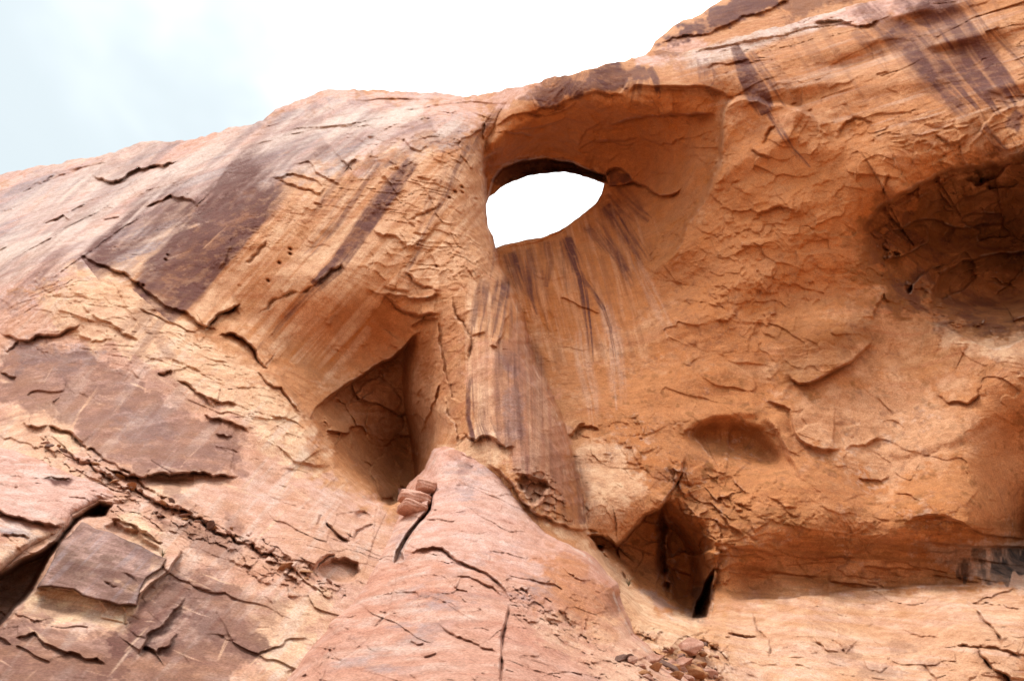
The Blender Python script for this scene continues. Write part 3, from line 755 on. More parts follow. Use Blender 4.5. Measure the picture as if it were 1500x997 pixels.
notch(C, [(1100,217),(1115,227),(1130,232)], 0.3, 8, 6, 163, 0.9)
notch(C, [(1293,284),(1296,268),(1303,255)], 0.3, 8, 6, 164)
notch(C, [(1105,318),(1120,310),(1140,303),(1168,308)], 0.4, 12, 8, 165, 0.4)
notch(C, [(1370,195),(1392,212),(1405,208),(1420,196)], 0.3, 10, 7, 166)
# --- alcove wall
scatter(C, [(1060,160),(1300,180),(1400,250),(1290,310),(1200,440),(1000,470),(1010,360)], 80, 15, 50, 30, 0.10, 3000, 9, 5, curve=0.4, crackp=0.15)
scatter(C, [(1010,340),(1190,300),(1200,440),(1080,480),(1000,440)], 70, 0, 60, 26, 0.15, 3400, 11, 5, curve=0.5, crackp=0.1)
scatter(C, [(770,400),(1000,380),(1300,420),(1480,560),(1480,760),(1000,760),(880,740),(800,560)], 60, 5, 50, 30, 0.10, 3700, 9, 6, curve=0.35)
scatter(C, [(840,620),(1000,600),(1000,740),(900,760),(850,700)], 60, 20, 40, 22, 0.16, 4100, 8, 6)
scatter(C, [(1040,740),(1480,740),(1480,860),(1060,870)], 60, -3, 14, 44, 0.15, 4200, 9, 6, curve=0.12)
plates(C, 24, 0.6, -20, 0.12, 0.35, 0.05, 19, [(1290,310),(1400,265),(1950,230),(1950,420),(1400,400),(1300,380)], 14, 0.6)
scatter(C, [(1290,300),(1490,270),(1490,500),(1400,480),(1300,400)], 90, 20, 50, 26, 0.2, 4400, 10, 7, curve=0.4)
notch(C, [(1290,303),(1320,285),(1345,272),(1367,262),(1393,247),(1415,246),(1433,245),(1452,240),(1470,236),(1493,226),(1530,215)], 2.4, 44, 18, 170, 0.2)
C.ledge([(1262,345),(1278,318),(1290,303),(1320,285),(1345,272),(1367,262),(1393,249),(1415,248),(1433,247),(1452,242),(1470,238),(1493,228),(1560,210),(1700,180)], 1.7, 20, 70, ar=0.85, soft=4, seed=403, rough=0.1, taper=0.08)
C.ledge([(1300,352),(1330,330),(1370,322),(1410,335),(1450,330),(1500,318)], 0.9, 20, 26, ar=0.6, seed=404, rough=0.12)
C.ledge([(1368,455),(1366,425),(1380,400),(1410,382),(1450,374),(1520,366)], 1.3, 22, 40, ar=0.7, soft=2.5, seed=405, rough=0.06)
C.ledge([(1000,650),(1012,634),(1035,624),(1060,620),(1085,622),(1108,632),(1125,650),(1140,668),(1160,695)], 1.1, 30, 44, ar=0.8, soft=13, seed=406, rough=0.05)
C.ledge([(1430,245),(1437,270),(1455,262),(1480,240)][::-1], 0.6, 12, 10, seed=171)
C.ledge([(1530,135),(1500,147),(1473,160),(1447,177),(1425,200)], 0.5, 20, 12, seed=172)
C.bump(1350, 335, 60, 30, 10, -1.1)
C.bump(1455, 345, 60, 40, 0, -1.0)
C.bump(1462, 428, 75, 38, 12, -1.6)
for i, r_ in enumerate((1.0, 0.8, 0.62)):
    pts = [(1462 + 90 * r_ * math.cos(t) , 425 + 46 * r_ * math.sin(t)) for t in np.linspace(2.3, 4.6, 8)]
    C.ledge(pts, 0.3, 14, 9, seed=175 + i, rough=0.05)
C.ledge([(1530,480),(1500,493),(1478,506),(1457,510),(1433,503),(1405,490),(1377,476),(1350,470)], 0.9, 34, 16, seed=180, rough=0.06)
C.ledge([(1300,350),(1330,375),(1355,395),(1362,420),(1368,450)][::-1], 0.5, 20, 14, seed=181, rough=0.08)
C.bump(1215, 478, 75, 38, -14, 1.0)
notch(C, [(1154,545),(1160,556),(1170,563),(1187,561),(1217,546),(1243,533),(1262,516),(1280,498)], 0.95, 26, 16, 182, 0.15, rough=0.04)
C.bump(1120, 520, 80, 50, 0, -0.3)
C.bump(1080, 652, 70, 24, 20, -1.3)
C.ledge([(1002,648),(1020,628),(1045,612),(1085,606),(1120,610)], 0.5, 26, 22, seed=183, soft=6, rough=0.04)
C.ledge([(1117,587),(1138,592),(1157,600),(1160,615),(1163,633),(1172,645),(1190,655),(1215,658),(1236,658)], 0.7, 34, 16, seed=184, soft=2.5, rough=0.07)
C.ledge([(1120,610),(1140,640),(1155,672),(1178,706)], 0.8, 30, 20, seed=185, soft=5, rough=0.04)
C.ledge([(1236,658),(1260,652),(1290,640)], 0.3, 16, 12, seed=186)
notch(C, [(1002,638),(1008,630),(1016,627)], 0.4, 8, 6, 187, 1.0)
notch(C, [(1370,578),(1387,590),(1402,588),(1417,592),(1430,583),(1434,574)], 0.55, 18, 8, 188, 0.5)
C.ledge([(1255,700),(1275,703),(1305,698)], 0.25, 9, 6, seed=189)
C.ledge([(1310,720),(1330,723),(1350,732)], 0.3, 9, 6, seed=190)
C.bump(1480, 660, 40, 60, 10, -1.2)
C.bump(1500, 770, 22, 45, 0, -2.0)
C.ledge([(1290,660),(1360,660),(1420,640),(1460,600)], 0.3, 30, 30, seed=191, soft=8)
notch(C, [(1323,768),(1340,758),(1360,754),(1385,756),(1408,765),(1440,782),(1475,786),(1510,790)], 0.6, 22, 16, 192, 0.15, rough=0.05)
notch(C, [(1333,796),(1360,793),(1413,799),(1460,800),(1520,801)], 0.6, 16, 12, 193, 0.2, rough=0.04)
C.ledge([(1530,866),(1500,862),(1440,853),(1380,856),(1330,859),(1270,863),(1200,870),(1150,878),(1100,878),(1070,882),(1040,903)], 1.0, 44, 16, ar=0.4, seed=194, soft=2, rough=0.05)
for i in range(8):
    x0 = 1060 + i * 50; y0 = 800 + (i * 37) % 60
    notch(C, [(x0, y0), (x0 + 45, y0 + 4), (x0 + 95, y0 + 14 - (i % 3) * 6)], 0.3, 14, 8, 195 + i, 0.4, rough=0.06)
C.ledge([(1280,470),(1285,445),(1295,430),(1305,445)], 0.3, 10, 8, seed=204)
# niche with the fissure
niche = [(862,784),(882,785),(903,800),(925,778),(945,755),(966,748),(975,735),(990,733),(1008,742),(1034,762),(1051,792),(1055,832),(1046,870),(1036,904),(1005,907),(977,900),(945,878),(927,861),(905,826)]
KM = C.M; C.M = {}; C.paint('z', niche, 1.0, 2.0, 210, 0.08); zz = C.M['z'].copy(); C.M = KM
for ln_, wd_ in (([(985,720),(1008,742),(1034,762),(1051,792),(1055,832),(1048,866)], 46), ([(885,808),(913,836),(927,861),(945,878),(977,900)], 12)):
    r_ = C.line(np.array([(a, b, 0) for a, b in ln_], float), 120)
    q_ = np.full(C.X.shape, 120, np.float32); q_[r_[0]] = np.minimum(r_[1], 120); zz = zz * sst(0, wd_, q_)
C.D = C.D + 3.4 * zz
C.ledge([(1000,728),(1016,752),(1012,772),(1034,790),(1030,812),(1046,836)], 0.5, 20, 10, seed=2101, rough=0.15)
C.ledge([(1062,812),(1040,806),(1022,816),(1004,806),(985,812)], 0.6, 20, 12, seed=2102, rough=0.12)
C.pit([(1050,826),(1044,860),(1036,905),(1012,907),(1020,880),(1033,850)], 3.5, 5, 217, 0.08)
plates(C, 40, 0.8, 20, 0.3, 0.8, 0.1, 218, niche, 5, 0.8)
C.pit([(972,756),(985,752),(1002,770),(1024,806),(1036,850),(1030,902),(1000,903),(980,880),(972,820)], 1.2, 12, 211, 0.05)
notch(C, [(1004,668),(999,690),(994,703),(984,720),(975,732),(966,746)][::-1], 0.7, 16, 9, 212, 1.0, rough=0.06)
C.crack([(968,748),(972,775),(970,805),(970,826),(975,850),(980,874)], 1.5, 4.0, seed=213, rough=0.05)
C.ledge([(972,748),(985,775),(1003,795),(1010,812)], 0.5, 22, 12, seed=214)
C.ledge([(1050,800),(1020,812),(1000,808),(975,815)], 0.5, 20, 12, seed=215)
C.ledge([(885,782),(903,798),(925,776),(946,752),(966,745),(985,722)], 0.9, 24, 8, seed=216, rough=0.05)
C.ledge([(1044,902),(1038,870),(1050,820),(1058,800)], 0.7, 18, 10, seed=218)
C.crack([(990,705),(1010,712),(1030,708)], 0.2, 2, seed=219)
scatter(C, [(985,690),(1060,680),(1120,760),(1060,800),(1000,760)], 45, 30, 40, 26, 0.28, 4600, 12, 6)
# pale base ledge
C.M['tmp'] = np.zeros(C.X.shape, np.float32)
basepoly = [(940,905),(1035,905),(1100,885),(1330,864),(1500,868),(1500,1010),(960,1010)]
scatter(C, basepoly, 60, 8, 18, 34, 0.16, 4700, 9, 5)
notch(C, [(1427,890),(1437,902),(1443,911),(1455,920),(1463,931),(1468,944)], 0.7, 14, 7, 220, 1.1)
notch(C, [(1430,947),(1437,960),(1447,971),(1462,982),(1480,998),(1500,1015)], 0.7, 14, 7, 221, 1.1)
notch(C, [(1103,897),(1106,910),(1110,924),(1126,937),(1127,961)][::-1], 0.5, 12, 6, 222, 1.0)
notch(C, [(1063,924),(1085,930),(1110,933)], 0.5, 12, 6, 223, 0.9)
notch(C, [(1190,911),(1192,925),(1197,941),(1212,953),(1233,957)], 0.35, 12, 6, 224, 0.5)
notch(C, [(1397,941),(1415,945),(1430,947),(1460,948),(1500,960)], 0.35, 12, 6, 225, 0.8)
notch(C, [(1320,920),(1350,932),(1380,938)], 0.3, 12, 6, 226, 0.4)
notch(C, [(1353,968),(1360,982),(1372,997),(1380,1010)], 0.5, 12, 7, 227, 0.8)
notch(C, [(1262,962),(1272,980),(1290,985),(1304,975)], 0.35, 10, 7, 228, 0.6)
notch(C, [(1425,885),(1440,876),(1465,868),(1500,865)], 0.5, 9, 10, 229, 0.6)
notch(C, [(1418,880),(1470,885),(1500,888)], 0.4, 10, 7, 230, 0.6)
notch(C, [(1030,930),(1040,945),(1052,950)], 0.7, 10, 8, 231, 0.9)
C.M.pop('tmp')
scatter(C, [(900,900),(1040,915),(1080,960),(1040,1010),(930,1010)], 120, 20, 45, 15, 0.26, 4900, 6, 4, rough=0.25)
scatter(C, [(860,800),(940,880),(960,940),(905,900)], 30, 45, 15, 22, 0.12, 5100, 7, 5)

# ------------------------------------------------------------------ end of the cliff's relief; lit highlights are painted pale along convex ledge edges
def worn(F, k=1.0):  # mask for painted highlights on convex edges
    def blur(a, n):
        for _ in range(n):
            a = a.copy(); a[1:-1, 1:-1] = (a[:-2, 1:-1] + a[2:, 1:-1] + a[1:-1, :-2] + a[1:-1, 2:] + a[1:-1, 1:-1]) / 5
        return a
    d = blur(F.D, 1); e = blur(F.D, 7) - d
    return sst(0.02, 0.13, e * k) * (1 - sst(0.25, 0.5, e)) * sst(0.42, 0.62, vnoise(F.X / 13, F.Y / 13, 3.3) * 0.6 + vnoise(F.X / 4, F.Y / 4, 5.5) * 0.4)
LIT_EDGES = worn(C)

# ------------------------------------------------------------------ mineral colours and stains of the cliff (masks 0..1)
PW = world(C.X, C.Y, C.D); PW = [np.asarray(a, np.float32) + 0 * C.X for a in PW]
CN1 = fbm(PW, 3.2, o=5, g=0.6, off=200); CN2 = fbm(PW, 0.9, o=4, g=0.6, off=210)
for n in ('varnish', 'dusk', 'tan', 'grey', 'rust', 'black', 'white', 'brown'): C.mask(n)
# dusky pink-grey skin on weathered upward slopes
C.paint('dusk', [(-420,420),(0,250),(210,200),(400,155),(480,125),(700,130),(790,115),(700,175),(620,190),(560,215),(480,245),(420,255),(330,310),(240,330),(140,400),(60,430),(0,450),(-420,600)], 0.9, 26, 1)
C.paint('dusk', [(-420,480),(0,430),(60,420),(130,440),(230,500),(330,560),(420,640),(500,720),(560,745),(650,760),(620,850),(520,1010),(-420,1400)], 0.5, 20, 2)
C.paint('tan', [(60,430),(110,385),(180,410),(240,450),(300,490),(350,520),(400,570),(440,620),(480,690),(440,690),(380,640),(290,580),(190,520),(80,480)], 0.85, 16, 4)
C.paint('rust', [(735,440),(765,450),(800,560),(838,670),(862,775),(780,745),(745,600)], 0.7, 10, 5)
C.paint('dusk', [(680,500),(760,480),(800,560),(830,650),(850,760),(780,740),(700,640)], 0.28, 12, 5)
C.paint('dusk', [(1000,80),(1110,48),(1240,10),(1300,-5),(1300,25),(1190,45),(1100,68),(1000,92),(930,98),(940,85)], 1.0, 7, 6)
C.paint('dusk', [(1190,20),(1290,-8),(1400,-40),(1400,0),(1290,30),(1230,40)], 0.8, 10, 6)
C.paint('rust', [(700,215),(760,160),(860,142),(1040,140),(1055,200),(1040,280),(1000,360),(960,440),(880,500),(770,480),(735,370),(890,290),(880,255),(720,260)], 0.8, 14, 7)
C.paint('rust', [(1050,170),(1280,200),(1400,260),(1300,420),(1200,520),(1000,560),(950,460)], 0.7, 40, 8)
C.paint('rust', [(780,520),(1000,540),(1500,560),(1700,600),(1700,850),(1500,860),(1040,870),(880,740),(860,600)], 0.6, 30, 8)
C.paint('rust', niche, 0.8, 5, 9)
C.paint('rust', [(1040,790),(1480,800),(1480,850),(1200,866),(1060,872)], 0.6, 18, 9)
C.paint('rust', [(340,485),(460,430),(600,435),(650,470),(645,640),(620,700),(575,735),(510,690),(440,600),(390,530)], 0.5, 14, 77)
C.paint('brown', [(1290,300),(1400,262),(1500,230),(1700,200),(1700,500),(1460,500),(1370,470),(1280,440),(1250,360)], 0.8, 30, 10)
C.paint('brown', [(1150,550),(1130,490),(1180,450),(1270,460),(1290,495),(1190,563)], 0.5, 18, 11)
C.paint('brown', [(1000,630),(1100,620),(1130,655),(1060,660)], 0.5, 14, 11)
C.paint('tan', basepoly + [], 0.38, 8, 12)
C.paint('tan', [(885,808),(927,861),(977,900),(1040,905),(1000,960),(940,930),(880,860),(850,800),(800,760)], 0.7, 8, 13)
C.paint('tan', [(1150,600),(1240,560),(1400,560),(1440,640),(1300,720),(1200,660)], 0.35, 30, 14)
C.paint('tan', [(1370,470),(1440,505),(1500,495),(1600,500),(1600,530),(1450,530),(1380,500)], 0.6, 8, 14)
C.paint('tan', [(855,640),(930,660),(940,720),(900,775),(860,770),(840,690)], 0.7, 12, 15)
C.paint('tan', [(255,292),(290,300),(280,330),(215,400),(185,405),(130,395),(200,330)], 0.85, 8, 16)
C.paint('tan', [(640,650),(690,640),(750,660),(720,680),(650,690)], 0.7, 6, 17)
C.paint('tan', [(470,560),(600,520),(660,600),(640,660)], 0.3, 20, 17)
C.paint('tan', [(690,560),(722,560),(728,640),(700,640),(692,600)], 0.5, 5, 17)
C.paint('tan', [(77,626),(95,632),(117,648),(117,662),(95,668),(82,650)], 0.9, 4, 18)
C.paint('tan', [(20,600),(75,590),(90,612),(70,640),(120,700),(60,690),(0,660)], 0.5, 8, 18)
C.paint('tan', [(55,862),(110,862),(150,882),(196,890),(180,925),(90,915),(30,895)], 1.0, 7, 19)
C.paint('tan', [(168,750),(205,745),(240,800),(240,820),(190,790)], 0.9, 6, 20)
C.paint('tan', [(205,710),(270,705),(290,720),(240,735)], 0.5, 6, 20)
C.paint('tan', [(390,880),(470,860),(480,900),(430,1000),(370,1000)], 0.7, 18, 20)
# polished varnish skin, lower left
C.paint('varnish', [(0,520),(40,503),(110,508),(160,530),(200,560),(235,575),(300,612),(330,620),(362,640),(358,694),(300,695),(250,690),(200,692),(150,672),(118,642),(90,620),(60,602),(0,590)], 0.62, 9, 30, 0.2)
C.paint('grey', [(20,500),(110,505),(150,530),(100,545),(30,540)], 0.6, 12, 31)
C.paint('grey', [(170,590),(240,600),(250,640),(180,640)], 0.5, 14, 32)
C.paint('varnish', [(0,930),(60,945),(120,965),(170,985),(160,1010),(0,1010)], 0.75, 10, 33)
C.paint('varnish', [(245,840),(275,830),(290,850),(270,890),(240,930),(200,975),(150,1010),(120,1010),(150,960),(200,900)], 0.85, 12, 34)
C.paint('varnish', [(290,845),(325,850),(330,880),(350,900),(380,925),(400,950),(350,960),(310,950),(290,1000),(200,1010),(230,960),(270,900)], 0.75, 9, 35, 0.2)
C.paint('varnish', [(-200,880),(0,898),(60,908),(130,935),(190,915),(232,860),(260,838),(330,848),(380,900),(370,960),(320,1010),(-200,1010)], 0.62, 12, 341)
C.paint('tan', [(20,600),(100,600),(130,660),(60,680),(0,640)], 0.5, 10, 342)
C.paint('varnish', [(360,870),(420,880),(400,920),(350,900)], 0.4, 10, 36)
C.paint('varnish', [(290,760),(330,785),(360,810),(340,830),(290,815),(240,770),(230,750)], 0.55, 9, 37, 0.2)
C.paint('varnish', [(330,750),(360,770),(365,795),(340,780)], 0.5, 7, 38)
C.paint('varnish', [(62,700),(85,697),(108,702),(95,710),(78,712)], 0.8, 3, 39)
C.paint('varnish', [(232,700),(250,735),(285,748),(280,730),(260,705)], 0.4, 6, 39)
C.paint('varnish', [(205,540),(250,545),(300,590),(270,600),(215,570)], 0.35, 12, 40)
C.paint('varnish', [(210,480),(240,490),(260,520),(262,540),(235,520)], 0.45, 8, 41)
# stain bands running down the left face
S = C.streak
S([(420,225,0.9),(372,270,0.95),(345,310,1),(300,360,1.05),(255,410,1.05),(222,448,0.8)], 92, val=1.0, freq=0.05, seed=1, edge=0.12, fade=(0.25,0.0), contrast=0.25)
S([(425,250,0.8),(385,300,1),(330,360,1),(275,430,1)], 26, val=1.0, freq=0.09, seed=2, edge=0.2, fade=(0.2,0.05))
S([(290,250,0.9),(240,295,1),(185,345,1),(130,392,0.8)], 56, val=0.85, freq=0.08, seed=3, fade=(0.3,0.0), contrast=0.7)
S([(180,300,1),(110,350,1),(40,400,1),(-20,430,1)], 60, val=0.4, freq=0.06, seed=4, fade=(0.3,0.3))
S([(235,450,1),(190,510,1),(150,560,1)], 60, val=0.45, freq=0.1, seed=5, fade=(0.05,0.6))
S([(340,260,1),(300,300,1),(250,340,1)], 50, val=0.5, freq=0.08, seed=6, fade=(0.3,0.3))
S([(612,228,0.7),(575,275,1),(545,315,1.1),(520,352,1),(490,392,1),(460,419,0.9)], 25, val=1.0, freq=0.14, seed=7, edge=0.2, fade=(0.1,0.04), contrast=0.5)
S([(505,380,1),(460,425,0.8),(420,465,0.7),(380,512,0.5)], 11, val=0.75, freq=0.2, seed=8, fade=(0.1,0.5))
S([(450,425,1),(405,475,0.8),(370,520,0.6)], 7, val=0.55, freq=0.2, seed=9)
S([(560,222,1),(525,270,1),(490,325,0.9),(455,365,0.7),(425,390,0.4)], 24, val=0.75, freq=0.16, seed=10, fade=(0.1,0.4))
S([(520,235,1),(480,290,1),(450,330,0.6)], 18, val=0.5, freq=0.2, seed=11)
S([(695,205,0.8),(668,250,1),(648,300,0.9),(620,350,0.7),(598,392,0.5),(580,425,0.3)], 15, val=0.65, freq=0.2, seed=12, fade=(0.1,0.3))
S([(735,150,1),(718,180,1),(700,205,0.9),(684,235,0.6)], 17, val=0.6, freq=0.2, seed=13, fade=(0.2,0.3))
S([(655,240,1),(630,290,1),(612,340,0.6)], 12, val=0.35, freq=0.25, seed=14)
S([(480,205,1),(440,235,1),(405,265,0.7)], 40, val=0.4, freq=0.1, seed=15)
S([(640,185,1),(590,205,1),(540,240,0.8)], 50, val=0.4, freq=0.1, seed=16)
C.streak([(-60,385),(0,374),(90,346),(190,277),(262,243),(330,215)], 20, 'white', 0.85, 0.1, 102, fade=(0.1,0.2), contrast=0.6)
C.streak([(250,250),(330,232),(430,202),(520,180),(620,167)], 22, 'white', 0.7, 0.12, 103, fade=(0.1,0.2), contrast=0.7)
C.streak([(990,92),(1060,76),(1110,56),(1180,36),(1240,18)], 26, 'white', 0.8, 0.12, 104, fade=(0.1,0.2), contrast=0.5)
# the pillar
S([(712,400,0.7),(706,430,1),(700,462,1),(694,492,0.9)], 22, val=0.8, freq=0.2, seed=20, fade=(0.25,0.02), edge=0.25)
S([(738,395,0.7),(735,430,1),(728,470,1),(722,504,0.9)], 26, val=0.9, freq=0.2, seed=21, fade=(0.25,0.02), edge=0.25)
S([(752,440,1),(752,480,1),(745,510,0.6)], 12, val=0.5, freq=0.2, seed=22)
S([(758,488,0.7),(765,530,0.9),(775,590,1),(785,650,1.1),(800,710,1.1),(815,762,1)], 70, val=0.5, freq=0.07, seed=23, fade=(0.1,0.1), edge=0.2, contrast=0.5)
S([(742,505,0.8),(742,560,1),(745,610,1),(750,655,1)], 42, val=0.78, freq=0.1, seed=24, fade=(0.1,0.03), edge=0.2, contrast=0.7)
S([(690,545,0.6),(688,580,1),(689,612,1.2),(697,645,1.5)], 11, val=1.0, freq=0.2, seed=25, fade=(0.15,0.03))
S([(708,590,0.5),(710,620,1.2),(720,645,1.6)], 22, val=0.75, freq=0.2, seed=26, fade=(0.3,0.05))
S([(728,330,0.6),(722,370,1),(718,410,1)], 12, val=0.5, freq=0.2, seed=27)
S([(830,660,1),(840,710,1.1),(845,768,1)], 44, val=0.6, freq=0.16, seed=28, fade=(0.2,0.06))
S([(785,660,1),(785,700,1),(790,735,1)], 50, val=0.55, freq=0.2, seed=29, fade=(0.1,0.1))
C.paint('grey', [(735,520),(760,540),(765,640),(745,650)], 0.4, 8, 33)
# under the eye: fan of stains
S([(828,344,0.8),(842,375,1),(852,405,1),(858,440,0.8),(863,480,0.5),(866,530,0.4)], 19, val=1.0, freq=0.22, seed=30, fade=(0.04,0.3))
S([(846,400,1),(866,425,0.8),(884,452,0.6),(894,480,0.5),(903,540,0.4)], 10, val=0.75, freq=0.25, seed=31)
S([(800,352,1),(803,385,1),(800,420,0.6)], 22, val=0.55, freq=0.2, seed=32)
S([(770,362,1),(775,395,1),(780,430,0.8),(790,460,0.5)], 22, val=0.6, freq=0.2, seed=33)
S([(745,368,1),(755,400,1),(770,440,0.8)], 22, val=0.7, freq=0.2, seed=34)
S([(862,325,1),(885,355,1),(908,385,0.8),(925,415,0.5)], 26, val=0.6, freq=0.18, seed=35)
S([(892,295,1),(912,325,1),(930,355,0.9),(948,385,0.6)], 34, val=0.75, freq=0.12, seed=36, fade=(0.04,0.4))
S([(900,275,1),(920,300,1),(950,325,0.8)], 34, val=0.65, freq=0.1, seed=37, fade=(0.04,0.3))
S([(820,350,1),(825,380,1),(830,430,0.7)], 14, val=0.5, freq=0.25, seed=38)
C.streak([(885,440,0.6),(900,500,1),(905,560,1),(908,600,0.6)], 26, 'white', 0.25, 0.3, 39)
C.streak([(850,480,0.6),(855,530,1),(868,590,1),(872,630,0.6)], 24, 'white', 0.2, 0.3, 40)
C.streak([(930,380,0.6),(960,440,1),(985,500,0.6)], 22, 'white', 0.15, 0.3, 41)
# underside shade of the eye's reveal and notch, painted into the varnish mask
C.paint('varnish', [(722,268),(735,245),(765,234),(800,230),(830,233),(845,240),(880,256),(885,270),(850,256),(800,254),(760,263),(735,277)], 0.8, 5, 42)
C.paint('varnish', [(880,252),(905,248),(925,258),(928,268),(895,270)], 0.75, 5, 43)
# brow over the arch
C.paint('varnish', [(783,138),(800,124),(830,112),(870,103),(915,97),(945,98),(950,112),(925,118),(908,133),(885,138),(866,132),(845,140),(826,148),(812,158),(795,162),(786,152)], 0.9, 6, 44)
for i in range(16):
    x = 795 + i * 9.5
    S([(x + 8, 104), (x + 1, 120), (x - 4, 141 + (i * 7) % 9)], 8, val=0.6, freq=0.3, seed=50 + i, fade=(0.1, 0.5))
S([(948,100,1),(958,118,1),(963,140,0.8)], 18, val=0.95, freq=0.2, seed=70, fade=(0.05,0.1))
S([(1030,85,1),(1032,115,1)], 40, val=0.5, freq=0.2, seed=71)
S([(1075,66,0.45),(1086,90,0.8),(1100,120,1.15),(1112,142,1.3),(1124,166,0.9)], 27, val=1.0, freq=0.12, seed=72, fade=(0.03,0.18), edge=0.2, contrast=0.3)
S([(1098,75,0.7),(1118,105,1),(1135,128,1),(1150,152,0.8)], 13, val=0.65, freq=0.25, seed=73)
S([(1122,152,1),(1140,185,0.8),(1160,218,0.6),(1186,246,0.4)], 14, val=0.8, freq=0.25, seed=74, fade=(0.05,0.4))
S([(1255,0,1),(1285,30,1),(1315,55,1),(1335,80,0.9)], 36, val=0.65, freq=0.12, seed=75, fade=(0.1,0.2))
S([(1300,32,1),(1335,66,1.1),(1362,98,1.1),(1392,130,1),(1425,168,0.8)], 44, val=0.95, freq=0.13, seed=76, fade=(0.08,0.35), contrast=0.5)
S([(1340,90,1),(1380,130,1),(1420,165,0.7)], 40, val=0.6, freq=0.16, seed=77)
S([(1350,-10,0.9),(1385,30,1),(1415,72,1),(1445,112,1),(1480,160,0.9)], 58, val=1.0, freq=0.08, seed=78, fade=(0.06,0.16), edge=0.15, contrast=0.4)
S([(1410,-10,1),(1440,25,1),(1470,62,0.8),(1510,110,0.7)], 14, val=0.7, freq=0.25, seed=79)
S([(1385,-10,1),(1420,20,1),(1460,90,0.8),(1500,140,0.7)], 22, val=0.45, freq=0.2, seed=80)
S([(1250,42,1),(1275,66,1),(1303,94,0.7)], 22, val=0.5, freq=0.2, seed=81)
S([(1438,185,1),(1460,210,1),(1485,235,0.7)], 14, val=0.5, freq=0.2, seed=82)
S([(1310,-5,1),(1340,10,1),(1370,30,1)], 50, val=0.5, freq=0.1, seed=83)
C.paint('varnish', [(1475,172),(1488,160),(1498,172),(1490,195),(1478,188)], 0.8, 3, 84, 0.3)
C.paint('varnish', [(760,145),(790,125),(815,118),(800,130),(775,150)], 0.6, 4, 85)
C.paint('varnish', [(955,72),(985,68),(1000,76),(960,90)], 0.4, 5, 86)
# seep stain low on the right
C.paint('white', [(1335,796),(1380,794),(1500,800),(1600,800),(1600,850),(1500,862),(1440,852),(1420,845),(1395,835),(1360,815)], 0.42, 12, 87)
def seep_black(F, x0, x1, y0, y1, seed):
    W = F.win(x0, y0, x1, y1)
    n = vnoise(F.X[W] / 7 + seed, F.Y[W] / 26, seed) * 0.6 + vnoise(F.X[W] / 2.6, F.Y[W] / 9, seed + 1.3) * 0.4
    t = sst(x0, x0 + 90, F.X[W]); v = (F.Y[W] - y0) / (y1 - y0)
    h = vnoise(F.X[W] / 9 + 40, 0 * F.X[W], seed) 
    m = 0.9 * sst(0.36, 0.72, n + 0.42 * t - 0.06 + 0.0 * v) * sst(0, 0.06, v) * (1 - sst(0.5 + 0.5 * h, 0.55 + 0.5 * h, v))
    q = F.mask('black'); q[W] = np.maximum(q[W], m)
seep_black(C, 1400, 1720, 800, 862, 3.3)
C.paint('black', [(1018,860),(1046,840),(1042,880),(1032,906),(1012,905)], 0.6, 8, 88)  # shade in the niche's deep slot, painted black
C.paint('varnish', [(945,690),(975,684),(992,694),(985,706),(955,704)], 0.35, 6, 89)
C.paint('grey', [(930,862),(960,868),(1010,896),(970,890)], 0.5, 6, 90)
C.paint('dusk', [(1060,890),(1500,880),(1500,1010),(1060,1010)], 0.2, 30, 91)
for (x, y, r_) in [(1290,985,26),(1230,960,16),(1325,945,14),(1360,975,12),(1015,975,24)]:
    C.paint('varnish', [(x + r_ * math.cos(t) * 1.5, y + r_ * math.sin(t) * 0.6) for t in np.linspace(0, 6.28, 9)[:-1]], 0.35, 8, int(x))
# thin washes running down the fall line
def wash(F, poly, dx, dy, name, val, across, along, thr=0.55, soft=30, seed=1):
    W = (slice(None), slice(None))
    keepM = F.M; F.M = {}; F.paint('z', poly, 1.0, soft, seed); pm = F.M['z']; F.M = keepM
    l = math.hypot(dx, dy); dx /= l; dy /= l
    a = (F.X * dy - F.Y * dx) / across; b = (F.X * dx + F.Y * dy) / along
    n = 0.5 * vnoise(a + seed * 7.7, b, seed * 1.1) + 0.3 * vnoise(a * 2.3 + seed, b * 1.6, seed * 2.1) + 0.2 * vnoise(a * 5.1 + seed, b * 2.2, seed * 3.1)
    F.mask(name)[:] = np.clip(F.mask(name) + pm * val * sst(thr - 0.12, thr + 0.12, n), 0, 1)
UL = [(-420,500),(-420,350),(0,257),(210,205),(400,160),(620,150),(700,190),(560,240),(420,260),(300,300),(230,400),(100,390),(0,450)]
wash(C, UL, -0.72, 0.62, 'white', 0.45, 15, 170, 0.56, 20, 1)
wash(C, UL, -0.72, 0.62, 'varnish', 0.42, 22, 200, 0.55, 20, 2)
wash(C, UL, -0.95, 0.32, 'white', 0.4, 9, 160, 0.58, 20, 3)
wash(C, UL, -0.72, 0.62, 'grey', 0.55, 26, 220, 0.5, 20, 21)
wash(C, UL, -0.95, 0.32, 'grey', 0.5, 12, 180, 0.55, 20, 22)
wash(C, UL, -0.95, 0.32, 'rust', 0.5, 12, 160, 0.56, 20, 4)
LF = [(250,440),(400,260),(600,230),(700,220),(700,400),(600,430),(560,430),(480,560),(390,520)]
wash(C, LF, -0.66, 0.75, 'tan', 0.6, 9, 140, 0.52, 20, 5)
wash(C, LF, -0.66, 0.75, 'rust', 0.35, 14, 160, 0.56, 20, 6)
LL = [(-200,1100),(-200,480),(60,430),(240,470),(420,620),(540,760),(420,1100)]
wash(C, LL, -0.66, 0.75, 'white', 0.35, 16, 70, 0.62, 20, 8)
UR = [(960,80),(1240,10),(1950,-170),(1950,200),(1450,230),(1230,180),(1080,150),(1000,130)]
